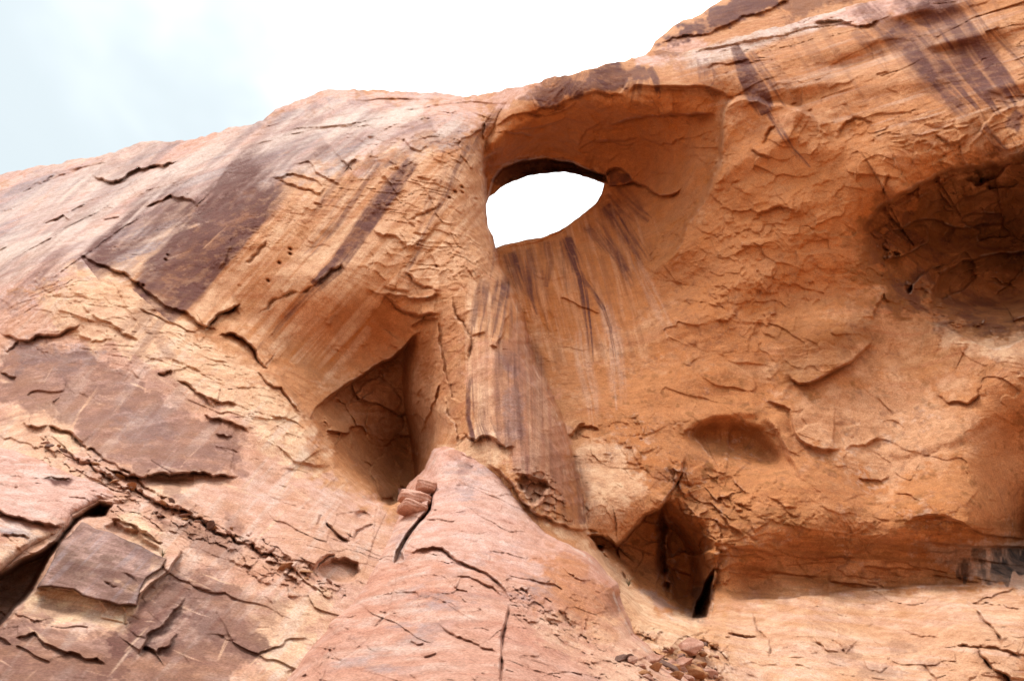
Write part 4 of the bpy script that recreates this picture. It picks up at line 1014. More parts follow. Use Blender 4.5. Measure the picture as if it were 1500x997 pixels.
wash(C, UR, 0.95, -0.3, 'white', 0.3, 7, 110, 0.64, 12, 11)
wash(C, UR, 0.54, 0.84, 'varnish', 0.25, 14, 180, 0.60, 12, 12)
wash(C, UR, 0.95, -0.3, 'rust', 0.5, 12, 180, 0.5, 12, 13)
wash(C, basepoly, 0.98, 0.14, 'rust', 0.55, 10, 120, 0.52, 10, 31)
wash(C, basepoly, 0.98, 0.10, 'dusk', 0.4, 8, 90, 0.56, 10, 32)
wash(C, [(1040,740),(1950,760),(1950,860),(1060,872)], 0.99, 0.06, 'brown', 0.6, 8, 130, 0.52, 8, 33)
PL = [(690,400),(760,450),(800,560),(850,770),(780,750),(700,650),(680,540)]
wash(C, PL, 0.02, 1.0, 'varnish', 0.3, 6, 120, 0.58, 8, 14)
wash(C, PL, 0.02, 1.0, 'tan', 0.5, 5, 120, 0.58, 8, 15)
BW = [(735,372),(885,285),(960,330),(950,520),(800,540),(770,460)]
wash(C, BW, 0.25, 0.97, 'varnish', 0.3, 7, 60, 0.6, 12, 16)
wash(C, BW, 0.25, 0.97, 'tan', 0.25, 6, 60, 0.6, 12, 17)
# break every mask up a little with rock-scale noise
for n_ in ('varnish', 'dusk', 'tan', 'rust', 'brown'):
    m = C.M[n_]; C.M[n_] = np.clip(m + (CN1 * 0.9 + CN2 * 0.5) * (0.45 if n_ == 'varnish' else 0.75) * m * (1.25 - m), 0, 1).astype(np.float32)
# varnish wears through in grains and thin runs
VG = fbm(PW, 0.55, o=4, g=0.7, off=380)
C.M['varnish'] = (C.M['varnish'] * (1 - 0.42 * sst(0.0, 0.45, VG + 0.45 * CN1) * (1.15 - C.M['varnish'] * 0.5))).astype(np.float32)
_pl = inpoly(C.X, C.Y, PL); C.M['varnish'] = np.where(_pl, C.M['varnish'] * 0.8, C.M['varnish']).astype(np.float32)
# scratches and flow lines where the skin has worn through
rs_ = random.Random(88)
C.M['scr'] = np.zeros(C.X.shape, np.float32)
for i in range(120):
    if i < 75:
        x, y = rs_.uniform(-20, 470), rs_.uniform(500, 990); a = math.radians(rs_.gauss(19, 8) if rs_.random() < 0.7 else rs_.gauss(-48, 8))
    else:
        x, y = rs_.uniform(0, 600), rs_.uniform(170, 420); a = math.radians(rs_.gauss(-24, 6) if rs_.random() < 0.6 else rs_.gauss(-45, 5))
    L_ = rs_.uniform(18, 85); dx_, dy_ = math.cos(a) * L_ / 2, math.sin(a) * L_ / 2
    C.streak([(x - dx_, y - dy_, 0.5), (x, y + rs_.uniform(-2, 2), 1), (x + dx_, y + dy_, 0.4)], rs_.uniform(1.6, 5.5), 'scr', rs_.uniform(0.4, 0.95), 0.5, 500 + i, fade=(0.25, 0.4))
C.M['varnish'] = C.M['varnish'] * (1 - 0.75 * C.M['scr']); C.M['tan'] = np.maximum(C.M['tan'], 0.75 * C.M['scr']).astype(np.float32)
C.M.pop('scr')
# scattered small patches of varnish and grey bloom
# mottled dark crust inside the upper right hollow
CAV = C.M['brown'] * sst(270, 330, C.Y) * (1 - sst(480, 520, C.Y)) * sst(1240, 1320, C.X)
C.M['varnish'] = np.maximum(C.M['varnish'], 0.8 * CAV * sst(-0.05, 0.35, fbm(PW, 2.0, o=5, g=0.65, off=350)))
vp = sst(0.25, 0.5, fbm(PW, 2.2, 2.2, 1.2, o=5, g=0.6, off=300)) * (C.X < 760) * sst(380, 480, C.Y + 0.35 * C.X)
C.M['varnish'] = np.maximum(C.M['varnish'], 0.4 * vp * sst(0.1, 0.5, C.M['dusk'] + 0.15))
C.M['white'] = np.maximum(C.M['white'], 0.5 * sst(0.2, 0.6, fbm(PW, 1.2, 1.2, 0.5, o=4, g=0.65, off=320)) * (C.M['dusk'] > 0.25) * C.M['dusk'])
CRUMB = sst(0.1, 0.5, fbm(PW, 0.35, o=3, g=0.7, off=330)) * sst(480, 640, C.Y) * sst(780, 900, C.X)
C.M['white'] = np.maximum(C.M['white'], 0.3 * CRUMB * sst(0.0, 0.4, CN1))
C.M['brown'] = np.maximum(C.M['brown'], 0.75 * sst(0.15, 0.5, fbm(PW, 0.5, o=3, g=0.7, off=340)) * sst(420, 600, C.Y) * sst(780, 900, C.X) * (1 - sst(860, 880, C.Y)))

C.M['white'] = C.M['white'] * (1 - 0.85 * C.M['varnish'])
C.M['white'] = np.maximum(C.M['white'], 0.5 * LIT_EDGES * sst(-0.4, 0.3, CN1) * (1 - 0.5 * C.M['rust']))  # highlights of lit ledge edges, put into the pale colour
C.M['varnish'] = C.M['varnish'] * (1 - 0.45 * LIT_EDGES)  # varnish thinned under the painted edge highlights
SPK = sst(0.12, 0.5, fbm(PW, 0.42, o=3, g=0.75, off=370)) * sst(780, 900, C.X) * sst(260, 480, C.Y) * (1 - sst(845, 870, C.Y))
C.M['varnish'] = np.maximum(C.M['varnish'], 0.38 * SPK * sst(-0.35, 0.3, CN1))
# ------------------------------------------------------------------ rock material
def rock_mat(name, cols, seed=0.0, bump=1.0, rough=0.9):
    m = bpy.data.materials.new(name); m.use_nodes = True
    t = m.node_tree; N = t.nodes; L = t.links
    bs = N['Principled BSDF']; bs.inputs['Roughness'].default_value = rough
    bs.inputs['Specular IOR Level'].default_value = 0.25
    tc = N.new('ShaderNodeTexCoord')
    def noise(scale, detail=6, rough_=0.6, sc=(1, 1, 1), rot=(0, 0, 0), dist=0.0):
        mp = N.new('ShaderNodeMapping'); mp.inputs['Scale'].default_value = sc; mp.inputs['Location'].default_value = (seed, seed * 2, seed * 3); mp.inputs['Rotation'].default_value = rot
        L.new(tc.outputs['Object'], mp.inputs['Vector'])
        n = N.new('ShaderNodeTexNoise'); n.inputs['Scale'].default_value = scale; n.inputs['Detail'].default_value = detail; n.inputs['Roughness'].default_value = rough_; n.inputs['Distortion'].default_value = dist
        L.new(mp.outputs['Vector'], n.inputs['Vector']); return n.outputs['Fac']
    def rng_(v, a, b, c=0.0, d=1.0):
        r = N.new('ShaderNodeMapRange'); r.interpolation_type = 'SMOOTHSTEP'
        for k_, x in (('From Min', a), ('From Max', b), ('To Min', c), ('To Max', d)): r.inputs[k_].default_value = x
        L.new(v, r.inputs['Value']); return r.outputs['Result']
    def mix(f, a, b, mode='MIX'):
        x = N.new('ShaderNodeMix'); x.data_type = 'RGBA'; x.blend_type = mode
        if isinstance(f, float): x.inputs['Factor'].default_value = f
        else: L.new(f, x.inputs['Factor'])
        for s_, v in (('A', a), ('B', b)):
            if isinstance(v, tuple): x.inputs[s_].default_value = v + (1,)
            else: L.new(v, x.inputs[s_])
        return x.outputs['Result']
    def mul(a, b):
        x = N.new('ShaderNodeMath'); x.operation = 'MULTIPLY'
        for i, v in enumerate((a, b)):
            if isinstance(v, float): x.inputs[i].default_value = v
            else: L.new(v, x.inputs[i])
        return x.outputs[0]
    def att(n):
        a = N.new('ShaderNodeAttribute'); a.attribute_name = n; return a.outputs['Fac']
    big = noise(0.16, 5); med = noise(0.8, 6, 0.65); fine = noise(5.0, 6, 0.7); bed = noise(0.5, 5, 0.65, (0.25, 0.25, 4.0), (0.1, 0.06, 0), 0.3)
    c = mix(rng_(big, 0.35, 0.65), cols['a'], cols['b'])
    c = mix(mul(rng_(med, 0.42, 0.7), 0.6), c, cols['c'])
    c = mix(mul(rng_(bed, 0.45, 0.66), 0.5), c, cols['d'])
    brk = rng_(fine, 0.3, 0.7, 0.55, 1.15)
    brm = rng_(med, 0.3, 0.7, 0.6, 1.2); brv = rng_(med, 0.3, 0.7, 0.86, 1.15)
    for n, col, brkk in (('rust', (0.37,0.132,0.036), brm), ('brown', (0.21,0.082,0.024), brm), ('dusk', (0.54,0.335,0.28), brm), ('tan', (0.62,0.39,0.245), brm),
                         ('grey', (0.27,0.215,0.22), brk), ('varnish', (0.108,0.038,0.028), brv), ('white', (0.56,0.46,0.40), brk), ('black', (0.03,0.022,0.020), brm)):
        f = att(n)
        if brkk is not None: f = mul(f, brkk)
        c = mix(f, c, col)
    # grain of the sandstone
    sp = noise(16.0, 3, 0.75)
    c = mix(0.6, c, mix(rng_(sp, 0.3, 0.7), (0.36, 0.33, 0.31), (0.72, 0.74, 0.76)), 'OVERLAY')
    c = mix(0.45, c, mix(rng_(noise(1.6, 8, 0.75), 0.32, 0.68), (0.38, 0.35, 0.33), (0.70, 0.72, 0.74)), 'OVERLAY')
    L.new(c, bs.inputs['Base Color'])
    b1 = N.new('ShaderNodeBump'); b1.inputs['Distance'].default_value = 0.16 * bump; b1.inputs['Strength'].default_value = 0.85
    L.new(noise(3.4, 10, 0.76), b1.inputs['Height'])
    b2 = N.new('ShaderNodeBump'); b2.inputs['Distance'].default_value = 0.06 * bump; b2.inputs['Strength'].default_value = 0.4
    L.new(noise(2.2, 6, 0.7, (0.3, 0.3, 5.0), (0.1, 0.06, 0), 0.4), b2.inputs['Height']); L.new(b1.outputs['Normal'], b2.inputs['Normal'])
    L.new(b2.outputs['Normal'], bs.inputs['Normal'])
    return m
ORANGE = dict(a=(0.45,0.222,0.108), b=(0.42,0.19,0.078), c=(0.49,0.275,0.15), d=(0.38,0.145,0.065))
PINK = dict(a=(0.48,0.26,0.185), b=(0.44,0.21,0.14), c=(0.52,0.33,0.26), d=(0.37,0.145,0.09))
BROWN = dict(a=(0.20,0.11,0.085), b=(0.16,0.085,0.06), c=(0.26,0.15,0.11), d=(0.15,0.08,0.065))
MAT_CLIFF = rock_mat('weathered_sandstone', ORANGE)
MAT_BUTT = rock_mat('pink_sandstone', PINK, 3.0)
MAT_SLAB = rock_mat('varnished_sandstone', BROWN, 5.0)
MAT_DOME = rock_mat('far_sandstone', ORANGE, 7.0)
C.D = C.D.astype(np.float32)
def empty(name, loc, label, cat, group=None):
    o = bpy.data.objects.new(name, None); COL.objects.link(o); o.location = loc
    o['label'] = label; o['category'] = cat
    if group: o['group'] = group
    return o
def tag(o, label, cat, group=None, kind=None):
    if label: o['label'] = label
    if cat: o['category'] = cat
    if group: o['group'] = group
    if kind: o['kind'] = kind
    return o

# the cliff is one body of rock; its parts are the named shapes one can point at
PART = np.zeros(C.X.shape, int)
def setpart(poly, i): PART[inpoly(C.X, C.Y, poly)] = i
edge_pts = [p[:2] for p in EDGE]
setpart([(690,-300),(2000,-300),(2000,1400),(1040,1400)] + edge_pts[::-1][:-3] + [(690,215)], 2)                       # alcove wall
setpart([(690,-300),(2000,-300),(2000,-200),(1240,60),(1060,168),(1050,250),(960,285),(885,269),(830,250),(752,263),(716,289),(708,235),(690,215)], 1)   # span over the eye
setpart([(600,250),(690,200),(712,205),(708,235),(713,300),(722,348),(738,400),(762,455),(779,520),(800,560),(836,670),(862,745),(880,785),(800,760),(715,680),(650,670),(640,600),(645,470),(600,420)], 3)   # pillar
setpart([(960,1010),(940,925),(1035,905),(1100,880),(1330,859),(1440,853),(1500,862),(2000,880),(2000,1400),(1040,1400)], 4)
setpart(niche, 5)
root = empty('rock_arch', world(1000.0, 900.0, 33.0), 'huge streaked orange sandstone cliff with an eye-shaped hole worn through it', 'rock arch')
for o in build(C, keep, SDm, 'rock_arch', MAT_CLIFF, root, (PART, ['slickrock_slope', 'arch_span', 'alcove_wall', 'pillar', 'base_ledge', 'niche'])):
    o.matrix_parent_inverse = root.matrix_world.inverted(); o.parent = root
    o.matrix_parent_inverse.identity(); o.location = -root.location

def sub(px0, py0, px1, py1, step=None):
    s = step or STEP
    return Field(np.arange(px0, px1, s), np.arange(py0, py1, s))

def clip_behind(F, k2, margin=1.6):
    """drop the grid where it runs deeper than the cliff behind it"""
    ix = np.clip(np.searchsorted(C.xs, F.xs), 0, len(C.xs) - 1); iy = np.clip(np.searchsorted(C.ys, F.ys), 0, len(C.ys) - 1)
    return k2 & (F.D < C.D[np.ix_(iy, ix)] + margin)

def place(objs, root):
    for o in objs:
        o.parent = root; o.location = -Vector(root.location)

# ------------------------------------------------------------------ buttress in front
BUT = [(640,664),(652,655),(690,652),(712,668),(735,692),(752,708),(768,730),(784,757),(802,777),(834,797),(868,822),(898,858),(910,895),(925,930),(965,970),(1030,1020),(1200,1250),(1260,1420),(100,1420),(240,1200),(408,1010),(440,960),(488,892),(520,852),(530,830),(560,792),(584,750),(606,712),(628,692)]
B = sub(200, 640, 1250, 1404)
BT = [(645,668,30.2),(690,660,30.0),(720,690,29.2),(605,735,28.2),(680,740,26.6),(760,740,28),(620,800,24.0),(700,800,23.8),(800,800,26),(545,850,22.6),(620,850,21.2),(700,870,20.2),(800,860,22.2),(870,850,24.6),(905,900,23.6),
      (490,930,18.6),(600,950,16.8),(720,950,16.9),(840,950,19.6),(430,997,16),(560,997,14.8),(740,997,14.9),(900,997,18.0),(980,1000,19.5),(300,1250,8.5),(700,1250,8.5),(1100,1250,12),(700,1400,7),(200,1400,7.5),(1150,1400,9),(640,640,31)]
B.D = tps(BT)(B.X, B.Y)
keepB, sdB = cut(B, [[(-2000,-2000),(-2000,3000),(3000,3000),(3000,-2000)]], STEP) if False else (None, None)
Pb = jitter(BUT + [BUT[0]], 0.05, 6, 9)
r = B.line(Pb, 60); insB = inpoly(B.X, B.Y, Pb[:-1])
dB = np.full(B.X.shape, 60, np.float32); dB[r[0]] = np.minimum(r[1], 60)
dB = np.where(insB, dB, -dB)
wr = 30.0 * sst(650, 760, B.Y) + 8
c01 = np.clip(dB / wr, 0, 1)
B.D = B.D + (1 - np.sqrt(1 - (1 - c01) ** 2)) * (0.4 + 2.0 * sst(650, 760, B.Y)) + np.clip(-dB, 0, 30) * 0.35
rock_detail(B, 0.55, 0.6, 1.3, tilt=0.35, off=400)
plates(B, 95, 0.4, 18, 0.06, 0.34, 0.05, 21, None, 10, 0.75)
plates(B, 40, 0.3, 15, 0.05, 0.12, 0.05, 24, None, 10, 0.6)
plates(B, 34, 0.35, 20, 0.03, 0.08, 0.03, 22, None, 10, 0.5)
plates(B, 13, 0.6, 35, 0.10, 0.16, 0.08, 23, [(735,840),(790,860),(870,915),(950,970),(1000,1020),(900,1020),(820,930),(745,900)], 6, 0.6)
notch(B, [(637,712),(633,730),(630,747),(622,757),(612,768),(597,788),(582,808),(579,822)], 0.9, 22, 9, 300, 1.6, rough=0.06)
notch(B, [(579,822),(579,845),(577,862),(570,890),(557,912),(530,945),(500,966),(480,1010)], 0.22, 18, 7, 301, 1.0, rough=0.08)
B.pit([(637,711),(633,730),(632,747),(620,762),(601,787),(589,808),(592,820),(577,825),(579,808),(593,784),(611,762),(624,747),(627,730)], 1.3, 2.5, 299, 0.05)
notch(B, [(598,813),(610,806),(622,803),(636,801),(648,803),(656,810),(664,818),(678,824),(692,831),(707,837),(720,845),(732,855),(741,866),(746,882)], 0.65, 18, 12, 302, 0.7, rough=0.1)
notch(B, [(746,882),(745,895),(741,910),(736,930),(735,955),(734,1010)][::-1], 0.5, 24, 8, 303, 1.6, rough=0.04)
notch(B, [(664,843),(680,844),(694,848),(712,857),(728,866),(737,874)], 0.3, 12, 6, 304, 0.7)
notch(B, [(745,866),(765,862),(772,868),(775,880)], 0.25, 10, 6, 305, 0.6)
notch(B, [(638,912),(655,925),(667,932),(690,939),(720,950),(734,960)], 0.3, 10, 7, 306, 0.8)
notch(B, [(600,938),(610,943),(622,942)], 0.3, 8, 5, 307, 0.8)
notch(B, [(620,962),(630,960),(640,955)], 0.25, 8, 5, 308, 0.8)
notch(B, [(735,760),(745,766),(755,771)], 0.15, 8, 5, 309, 0.8)
notch(B, [(715,686),(725,690),(735,694),(745,702),(752,710)], 0.3, 8, 6, 310, 0.6)
scatter(B, [(560,780),(660,680),(760,740),(820,800),(880,850),(900,920),(960,1000),(430,1000),(520,860)], 75, 17, 12, 26, 0.11, 5200, 8, 4, curve=0.12, crackp=0.3)
scatter(B, [(745,850),(790,870),(860,910),(940,960),(1000,1010),(900,1010),(820,920),(750,900)], 120, 33, 22, 14, 0.16, 5600, 6, 4, rough=0.22)
scatter(B, [(520,860),(575,840),(580,800),(540,840),(480,930),(430,1000),(500,980)], 60, -50, 25, 18, 0.13, 5700, 7, 4)
scatter(B, [(760,780),(870,840),(900,900),(880,940),(800,880),(740,830)], 50, 20, 25, 16, 0.12, 5800, 7, 4)
B.M = {k_: np.zeros(B.X.shape, np.float32) for k_ in C.M}
B.paint('dusk', [(640,664),(712,668),(768,730),(820,800),(760,860),(700,830),(600,800),(600,740)], 0.6, 20, 1)
B.paint('rust', [(790,780),(850,820),(900,870),(905,930),(860,945),(800,890),(760,830),(740,780)], 0.6, 16, 2)
B.paint('tan', [(900,900),(960,960),(1010,1010),(900,1010),(830,950),(780,900)], 0.35, 16, 3)
B.paint('varnish', [(665,670),(690,672),(700,690),(680,695)], 0.35, 7, 3)
B.paint('varnish', [(885,865),(905,870),(908,900),(890,895)], 0.35, 8, 4)
PB = [np.asarray(a, np.float32) + 0 * B.X for a in world(B.X, B.Y, B.D)]
g1 = fbm(PB, 0.9, 0.9, 0.6, o=5, g=0.62, off=500)
zones = np.zeros(B.X.shape, np.float32)
for cx, cy, rx, ry in [(690,725,30,22),(720,810,36,14),(775,860,36,22),(590,800,16,26),(560,980,30,10),(600,920,50,20),(520,960,40,20),(690,690,40,14),(640,880,60,30)]:
    zones = np.maximum(zones, np.exp(-((B.X - cx) / rx) ** 2 - ((B.Y - cy) / ry) ** 2))
B.M['grey'] = (0.6 * sst(-0.05, 0.35, g1 + 0.35 * zones - 0.15) * (0.25 + 0.75 * zones)).astype(np.float32)
B.M['white'] = (0.45 * worn(B) + 0.4 * sst(0.05, 0.5, fbm(PB, 1.3, 1.3, 0.7, o=5, g=0.62, off=520)) * sst(980, 500, B.X)).astype(np.float32)  # first term paints light-catching convex edges pale
for n_ in ('dusk', 'rust', 'tan', 'varnish'):
    m = B.M[n_]; B.M[n_] = np.clip(m + g1 * 1.1 * m * (1.3 - m), 0, 1).astype(np.float32)
kB = clip_behind(B, dB > -9, 0.8)
rb = empty('rock_buttress', world(700.0, 1000.0, 15.0), 'pale pink rounded rock buttress with a forked crack, leaning on the foot of the pillar', 'rock')
place(build(B, kB, np.ones(B.X.shape), 'buttress_body', MAT_BUTT, rb), rb)

# ------------------------------------------------------------------ overhanging outcrop, bottom left
OUT = [(-260,560),(-60,640),(0,655),(40,664),(80,678),(120,694),(150,706),(176,718),(176,730),(167,738),(155,735),(146,733),(128,742),(106,755),(100,770),(86,783),(68,792),(48,800),(24,816),(0,836),(-60,880),(-160,960),(-260,1040)]
def layer(px0, py0, px1, py1, outline, ctrl, wr, curl, seed, margin=1.0, rough=0.05, amp=0.5, fl=0.6, bd=1.2, tilt=0.2, back=0.35):
    F = sub(px0, py0, px1, py1)
    F.D = tps(ctrl)(F.X, F.Y)
    P = jitter(outline + [outline[0]], rough, 6, seed)
    r = F.line(P, 60); ins = inpoly(F.X, F.Y, P[:-1])
    d = np.full(F.X.shape, 60, np.float32); d[r[0]] = np.minimum(r[1], 60); d = np.where(ins, d, -d)
    c = np.clip(d / wr, 0, 1)
    F.D = F.D + (1 - np.sqrt(1 - (1 - c) ** 2)) * curl + np.clip(-d, 0, 30) * back
    rock_detail(F, amp, fl, bd, tilt=tilt, off=seed * 31.0)
    F.M = {k_: np.zeros(F.X.shape, np.float32) for k_ in C.M}
    return F, d
O, dO = layer(-260, 560, 230, 1040, OUT, [(-200,700,19.5),(0,660,23.2),(0,740,19.8),(0,830,17.8),(100,700,22.4),(100,750,20.6),(160,725,22),(175,722,22.6),(-200,950,14),(50,790,19.2),(-260,560,26)], 16, 0.9, 12)
O.ledge([(-20,748),(20,756),(50,764),(80,770),(100,768)], 0.35, 14, 7, seed=331)
notch(O, [(-20,749),(15,756),(40,762),(70,770),(96,774)], 0.4, 14, 7, 332, 0.8)
notch(O, [(0,785),(25,784),(45,788)], 0.25, 9, 6, 333, 0.7)
notch(O, [(62,700),(75,697),(92,700),(108,702)], 0.3, 8, 7, 334, 0.3)
scatter(O, [(0,660),(100,690),(165,720),(100,770),(0,830)], 60, 12, 25, 20, 0.1, 6000, 7, 4)
O.paint('dusk', [(-260,560),(0,650),(170,715),(100,760),(0,765),(-200,800)], 0.7, 14, 1)
O.paint('varnish', [(63,701),(75,697),(90,700),(108,702),(98,712),(80,711)], 0.9, 3, 2)
O.paint('grey', [(0,772),(30,774),(48,782),(20,784),(0,780)], 0.9, 3, 3)
O.paint('tan', [(-60,790),(60,780),(98,772),(80,790),(0,835),(-100,890)], 0.5, 6, 4)
O.M['white'] = (0.6 * sst(0.0, 0.5, fbm([np.asarray(a, np.float32) + 0 * O.X for a in world(O.X, O.Y, O.D)], 0.8, 0.8, 0.35, o=5, g=0.62, off=620))).astype(np.float32)
ro = empty('rock_outcrop', world(20.0, 830.0, 18.0), 'pale rounded rock shelf overhanging a black gap at the lower left', 'rock')
place(build(O, clip_behind(O, dO > -8, 1.2), np.ones(O.X.shape), 'outcrop_body', MAT_BUTT, ro), ro)

# ------------------------------------------------------------------ broken brown slab below it
SL = [(120,764),(128,767),(140,775),(157,779),(185,792),(215,806),(244,818),(236,832),(214,846),(206,862),(200,886),(190,884),(175,886),(158,880),(140,877),(122,872),(108,862),(95,861),(75,858),(55,860),(72,830),(90,795)]
def cd(x, y):
    ix = np.searchsorted(C.xs, x); iy = np.searchsorted(C.ys, y); return float(C.D[iy, ix])
pass
S_, dS = layer(20, 740, 270, 910, SL, [(120,764,20.35),(244,818,19.4),(55,860,18.0),(200,886,17.7),(130,820,18.95),(90,795,19.4),(225,850,18.5),(20,740,21.0),(270,910,17.2)], 2.5, 0.15, 14, rough=0.03, amp=0.3, fl=0.3, bd=0.5, back=0.5)
wash(S_, SL, 0.96, 0.28, 'dusk', 0.4, 16, 60, 0.52, 4, 1)
wash(S_, SL, 0.96, 0.22, 'varnish', 0.5, 12, 50, 0.56, 4, 2)
wash(S_, SL, -0.7, 0.7, 'grey', 0.5, 9, 60, 0.6, 4, 3)
for pts in ([(180,840),(215,850),(240,845)], [(150,852),(175,858),(197,866)]): S_.crack(pts, 0.12, 1.6, seed=340)
S_.paint('dusk', [(100,775),(150,780),(230,815),(200,830),(110,800)], 0.45, 10, 1)
S_.paint('tan', [(225,812),(244,818),(232,834),(212,838)], 0.5, 8, 2)
S_.paint('tan', [(170,848),(200,856),(203,866),(180,858)], 0.4, 4, 3)
S_.paint('varnish', [(80,835),(200,850),(195,884),(100,862),(60,858)], 0.35, 14, 4)
rs = empty('rock_slab', world(150.0, 870.0, 17.0), 'broken purple-brown slab with a ragged shadowed lower edge, under the pale overhanging shelf', 'rock slab')
place(build(S_, dS > -3, np.ones(S_.X.shape), 'slab_body', MAT_SLAB, rs), rs)

# ------------------------------------------------------------------ farther dome rising behind the cliff at top right
DM = [(940,110),(946,84),(952,74),(960,60),(972,50),(986,38),(1000,30),(1014,27),(1028,20),(1042,10),(1056,2),(1072,-6),(1110,-22),(1200,-60),(1330,-110),(1700,-200),(1700,60),(1300,120),(1000,130)]
Dm, dD = layer(930, -230, 1710, 130, DM, [(960,80,42),(1000,40,43),(1060,10,43),(1100,40,41),(1200,0,40),(1300,-100,40),(1300,60,37),(1700,-200,36),(1700,60,33),(1000,130,40)], 22, 3.0, 15, amp=0.8, back=0.2)
notch(Dm, [(960,66),(985,55),(1010,52),(1040,50),(1065,38),(1090,20)], 0.6, 20, 12, 350, 0.2)
notch(Dm, [(1080,30),(1100,22),(1130,14),(1160,-2)], 0.6, 16, 10, 351, 0.2)
Dm.paint('varnish', [(960,72),(970,55),(1000,36),(1030,26),(1080,0),(1130,-20),(1140,6),(1110,20),(1070,34),(1040,45),(1010,56)], 0.95, 8, 1)
Dm.paint('dusk', [(940,90),(1000,60),(1040,62),(1000,90)], 0.7, 8, 2)
Dm.paint('varnish', [(1140,10),(1200,-10),(1260,-30),(1250,0),(1150,25)], 0.6, 8, 3)
rd = empty('rock_dome', world(1100.0, 60.0, 42.0), 'dark-stained rounded rock dome rising behind the cliff crest, highest point of the skyline', 'rock dome')
kD, sD = cut(Dm, [[(-3000,-3000),(-3000,3000),(900,3000)] if False else [(x, y) for x, y in ([(900,-500)] + [(900,110)] + DM[:16] + [(1720,-500)])]], STEP)
place(build(Dm, kD, sD, 'dome_body', MAT_DOME, rd), rd)
# ------------------------------------------------------------------ ground
gm_ = bpy.data.materials.new('red_sand'); gm_.use_nodes = True
t_ = gm_.node_tree; bs_ = t_.nodes['Principled BSDF']; bs_.inputs['Roughness'].default_value = 1.0
n_ = t_.nodes.new('ShaderNodeTexNoise'); n_.inputs['Scale'].default_value = 0.6; n_.inputs['Detail'].default_value = 8
tc_ = t_.nodes.new('ShaderNodeTexCoord'); t_.links.new(tc_.outputs['Object'], n_.inputs['Vector'])
cr_ = t_.nodes.new('ShaderNodeValToRGB'); cr_.color_ramp.elements[0].color = (0.36, 0.17, 0.085, 1); cr_.color_ramp.elements[1].color = (0.48, 0.26, 0.15, 1)
cr_.color_ramp.elements[0].position = 0.3; cr_.color_ramp.elements[1].position = 0.7
t_.links.new(n_.outputs['Fac'], cr_.inputs['Fac']); t_.links.new(cr_.outputs['Color'], bs_.inputs['Base Color'])
xs_ = np.concatenate([np.linspace(-1500, -120, 6), np.linspace(-100, 100, 60), np.linspace(120, 1500, 6)])
GX, GY = np.meshgrid(xs_, xs_)
pz = (fbm([GX.astype(np.float32), GY.astype(np.float32), GX.astype(np.float32) * 0], 22, o=3, off=70) * 0.9) * sst(3, 20, np.hypot(GX, GY))
gv = np.stack([GX, GY, pz], -1).reshape(-1, 3); gi = np.arange(gv.shape[0]).reshape(GX.shape)
gq = np.stack([gi[:-1, :-1], gi[:-1, 1:], gi[1:, 1:], gi[1:, :-1]], -1).reshape(-1, 4)
ground = mesh_from('ground', gv, gq, gm_); ground['kind'] = 'structure'

# ------------------------------------------------------------------ loose blocks, stones and dry plants
def surf(px, py):
    """the nearest rock surface along this direction"""
    d = 1e9
    for F, ok in ((C, keep), (B, kB)):
        if F.xs[0] < px < F.xs[-1] and F.ys[0] < py < F.ys[-1]:
            i, j = np.searchsorted(F.ys, py), np.searchsorted(F.xs, px)
            if ok[i, j]: d = min(d, float(F.D[i, j]))
    return d
def stone_mesh(name, sx, sy, sz, seed, mat, boxy=3.2, sub=4, rough=0.16, cuts=7, ch=(0.72, 1.05)):
    """an angular block: rounded box cut by a few random planes"""
    import bmesh
    rng = np.random.RandomState(seed)
    bm = bmesh.new(); bmesh.ops.create_icosphere(bm, subdivisions=sub, radius=1.0)
    co = np.array([v.co[:] for v in bm.verts])
    l = (np.abs(co) ** boxy).sum(1) ** (1 / boxy); co = co / l[:, None]
    for _ in range(cuts):
        n = rng.normal(size=3); n /= np.linalg.norm(n); h = rng.uniform(*ch)
        dd = co @ n - h; co = co - np.clip(dd, 0, None)[:, None] * n * 0.95
    f = fbm([(co[:, 0] + seed).astype(np.float32), co[:, 1].astype(np.float32), co[:, 2].astype(np.float32)], 0.6, o=4, g=0.6)
    bedl = np.sin((co[:, 2] + 0.1 * co[:, 0]) * 9 + seed) * 0.02
    co = co * (1 + f * rough + bedl)[:, None] * np.array([sx, sy, sz])
    for v, c in zip(bm.verts, co): v.co = c
    me = bpy.data.meshes.new(name); bm.to_mesh(me); bm.free()
    me.polygons.foreach_set('use_smooth', np.ones(len(me.polygons), bool))
    me.materials.append(mat)
    return me
def put(name, me, px, py, D, rot=(0, 0, 0)):
    o = bpy.data.objects.new(name, me); COL.objects.link(o)
    o.location = world(float(px), float(py), float(D)); o.rotation_euler = rot
    return o
def unit(px, py, D):     # metres per layout pixel
    rx, ry, rz = rays(px, py); return (D / ry) / FPX
for (px, py, wx, hy, lab, sd_) in [
    (624, 716, 15, 7, 'small layered reddish block topmost of the stack at the top left of the pale buttress', 1),
    (607, 732, 23, 8, 'middle flat block of the stack at the top left of the pale buttress', 2),
    (604, 746, 19, 6, 'thin dark-edged slab lowest of the stack at the top left of the pale buttress', 3)]:
    D = surf(px, py) - 0.25; u = unit(px, py, D)
    me = stone_mesh('stone_block', wx * u, 0.6, hy * u * 1.05, sd_ + 40, MAT_BUTT, 7.0, 5, 0.07, 4, (0.95, 1.2))
    o = put('stone_block', me, px, py, D, (0.1, 0.18 * (1 if sd_ != 2 else 0.6), 0.15 * sd_))
    tag(o, lab, 'rock', 'blocks stacked at the head of the buttress')
rng = random.Random(5)
protos = [stone_mesh('loose_stone', 1, 0.9, 0.7, 90 + i, [MAT_BUTT, MAT_CLIFF, MAT_CLIFF, MAT_SLAB, MAT_BUTT][i], 2.6, 4, 0.10, 14, (0.45, 0.85)) for i in range(5)]
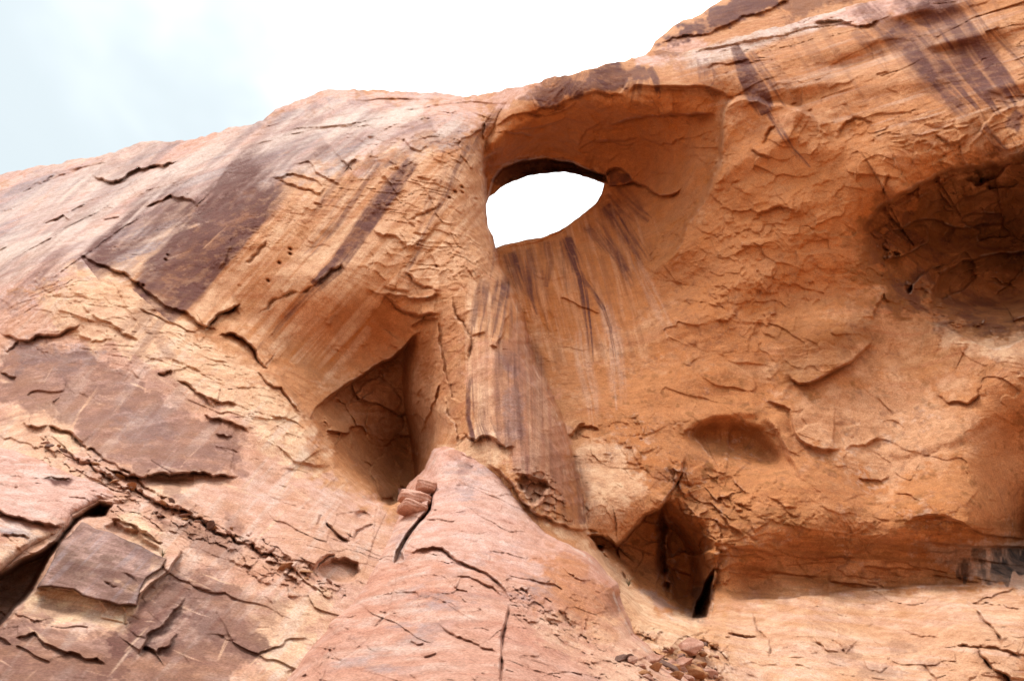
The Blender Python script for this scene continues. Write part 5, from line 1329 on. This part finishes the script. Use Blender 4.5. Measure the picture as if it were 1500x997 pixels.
k_ = 0
for i in range(400):
    if k_ >= 46: break
    px, py = rng.uniform(905, 1052), rng.uniform(930, 994)
    if py < 935 + (1052 - px) * 0.12 or (px < 960 and py < 962): continue
    D = surf(px, py); s_ = math.exp(rng.gauss(-1.6, 0.5))
    o = put('loose_stone', protos[k_ % 5], px, py, D - s_ * 0.05, (rng.uniform(-.5, .5), rng.uniform(-.5, .5), rng.uniform(0, 6)))
    o.scale = (s_ * rng.uniform(0.9, 1.5), s_, s_ * rng.uniform(0.7, 1.1))
    tag(o, 'small angular stone in the rubble below the dark niche', 'stone', 'loose stones in the rubble below the niche')
    k_ += 1
line_ = [(70,645),(135,672),(195,712),(260,742),(335,778),(420,826),(480,852)]
for i in range(44):
    j = rng.randrange(len(line_) - 1); t = rng.random()
    px = line_[j][0] * (1 - t) + line_[j + 1][0] * t + rng.uniform(-8, 8); py = line_[j][1] * (1 - t) + line_[j + 1][1] * t + rng.uniform(-3, 12)
    D = surf(px, py); s_ = math.exp(rng.gauss(-2.25, 0.45))
    o = put('stone_chip', protos[i % 5], px, py, D - s_ * 0.1, (rng.uniform(-.6, .6), rng.uniform(-.6, .6), rng.uniform(0, 6)))
    o.scale = (s_ * rng.uniform(1.0, 1.9), s_, s_ * rng.uniform(0.5, 0.9))
    tag(o, 'small stone chip lodged along the diagonal crack at lower left', 'stone', 'stone chips along the diagonal crack')
# dry plants rooted in cracks
pm = bpy.data.materials.new('dry_stem'); pm.use_nodes = True
pb_ = pm.node_tree.nodes['Principled BSDF']; pb_.inputs['Roughness'].default_value = 0.9
pn_ = pm.node_tree.nodes.new('ShaderNodeTexNoise'); pn_.inputs['Scale'].default_value = 9
pr_ = pm.node_tree.nodes.new('ShaderNodeValToRGB'); pr_.color_ramp.elements[0].color = (0.07, 0.06, 0.03, 1); pr_.color_ramp.elements[1].color = (0.20, 0.15, 0.07, 1)
pm.node_tree.links.new(pn_.outputs['Fac'], pr_.inputs['Fac']); pm.node_tree.links.new(pr_.outputs['Color'], pb_.inputs['Base Color'])
def tuft(px, py, size, n, seed, label):
    rg = random.Random(seed); V = []; F_ = []
    for i in range(n):
        a = rg.uniform(0, 6.283); lean = rg.uniform(0.15, 0.9); L = size * rg.uniform(0.5, 1.1); r0 = size * 0.014
        pts = []
        for j in range(5):
            t = j / 4; pts.append((math.cos(a) * lean * L * t * (0.6 + 0.5 * t), math.sin(a) * lean * L * t * (0.6 + 0.5 * t) - 0.1 * t, L * t * (1 - 0.35 * lean * t) + rg.uniform(-.02, .02) * size))
        for j, p in enumerate(pts):
            r = r0 * (1 - 0.7 * j / 4)
            for q in range(4):
                b = q * math.pi / 2; V.append((p[0] + math.cos(b) * r, p[1] + math.sin(b) * r, p[2]))
        b0 = len(V) - 20
        for j in range(4):
            for q in range(4):
                F_.append((b0 + j * 4 + q, b0 + j * 4 + (q + 1) % 4, b0 + (j + 1) * 4 + (q + 1) % 4, b0 + (j + 1) * 4 + q))
    me = bpy.data.meshes.new('dry_shrub'); me.from_pydata(V, [], F_); me.materials.append(pm)
    o = put('dry_shrub', me, px, py, surf(px, py) - 0.1)
    tag(o, label, 'shrub')
tuft(238, 815, 0.24, 30, 1, 'tiny dry twiggy shrub in the crack beside the broken brown slab')
tuft(921, 858, 0.5, 34, 2, 'small dark tuft of dry grass on the left lip of the niche')
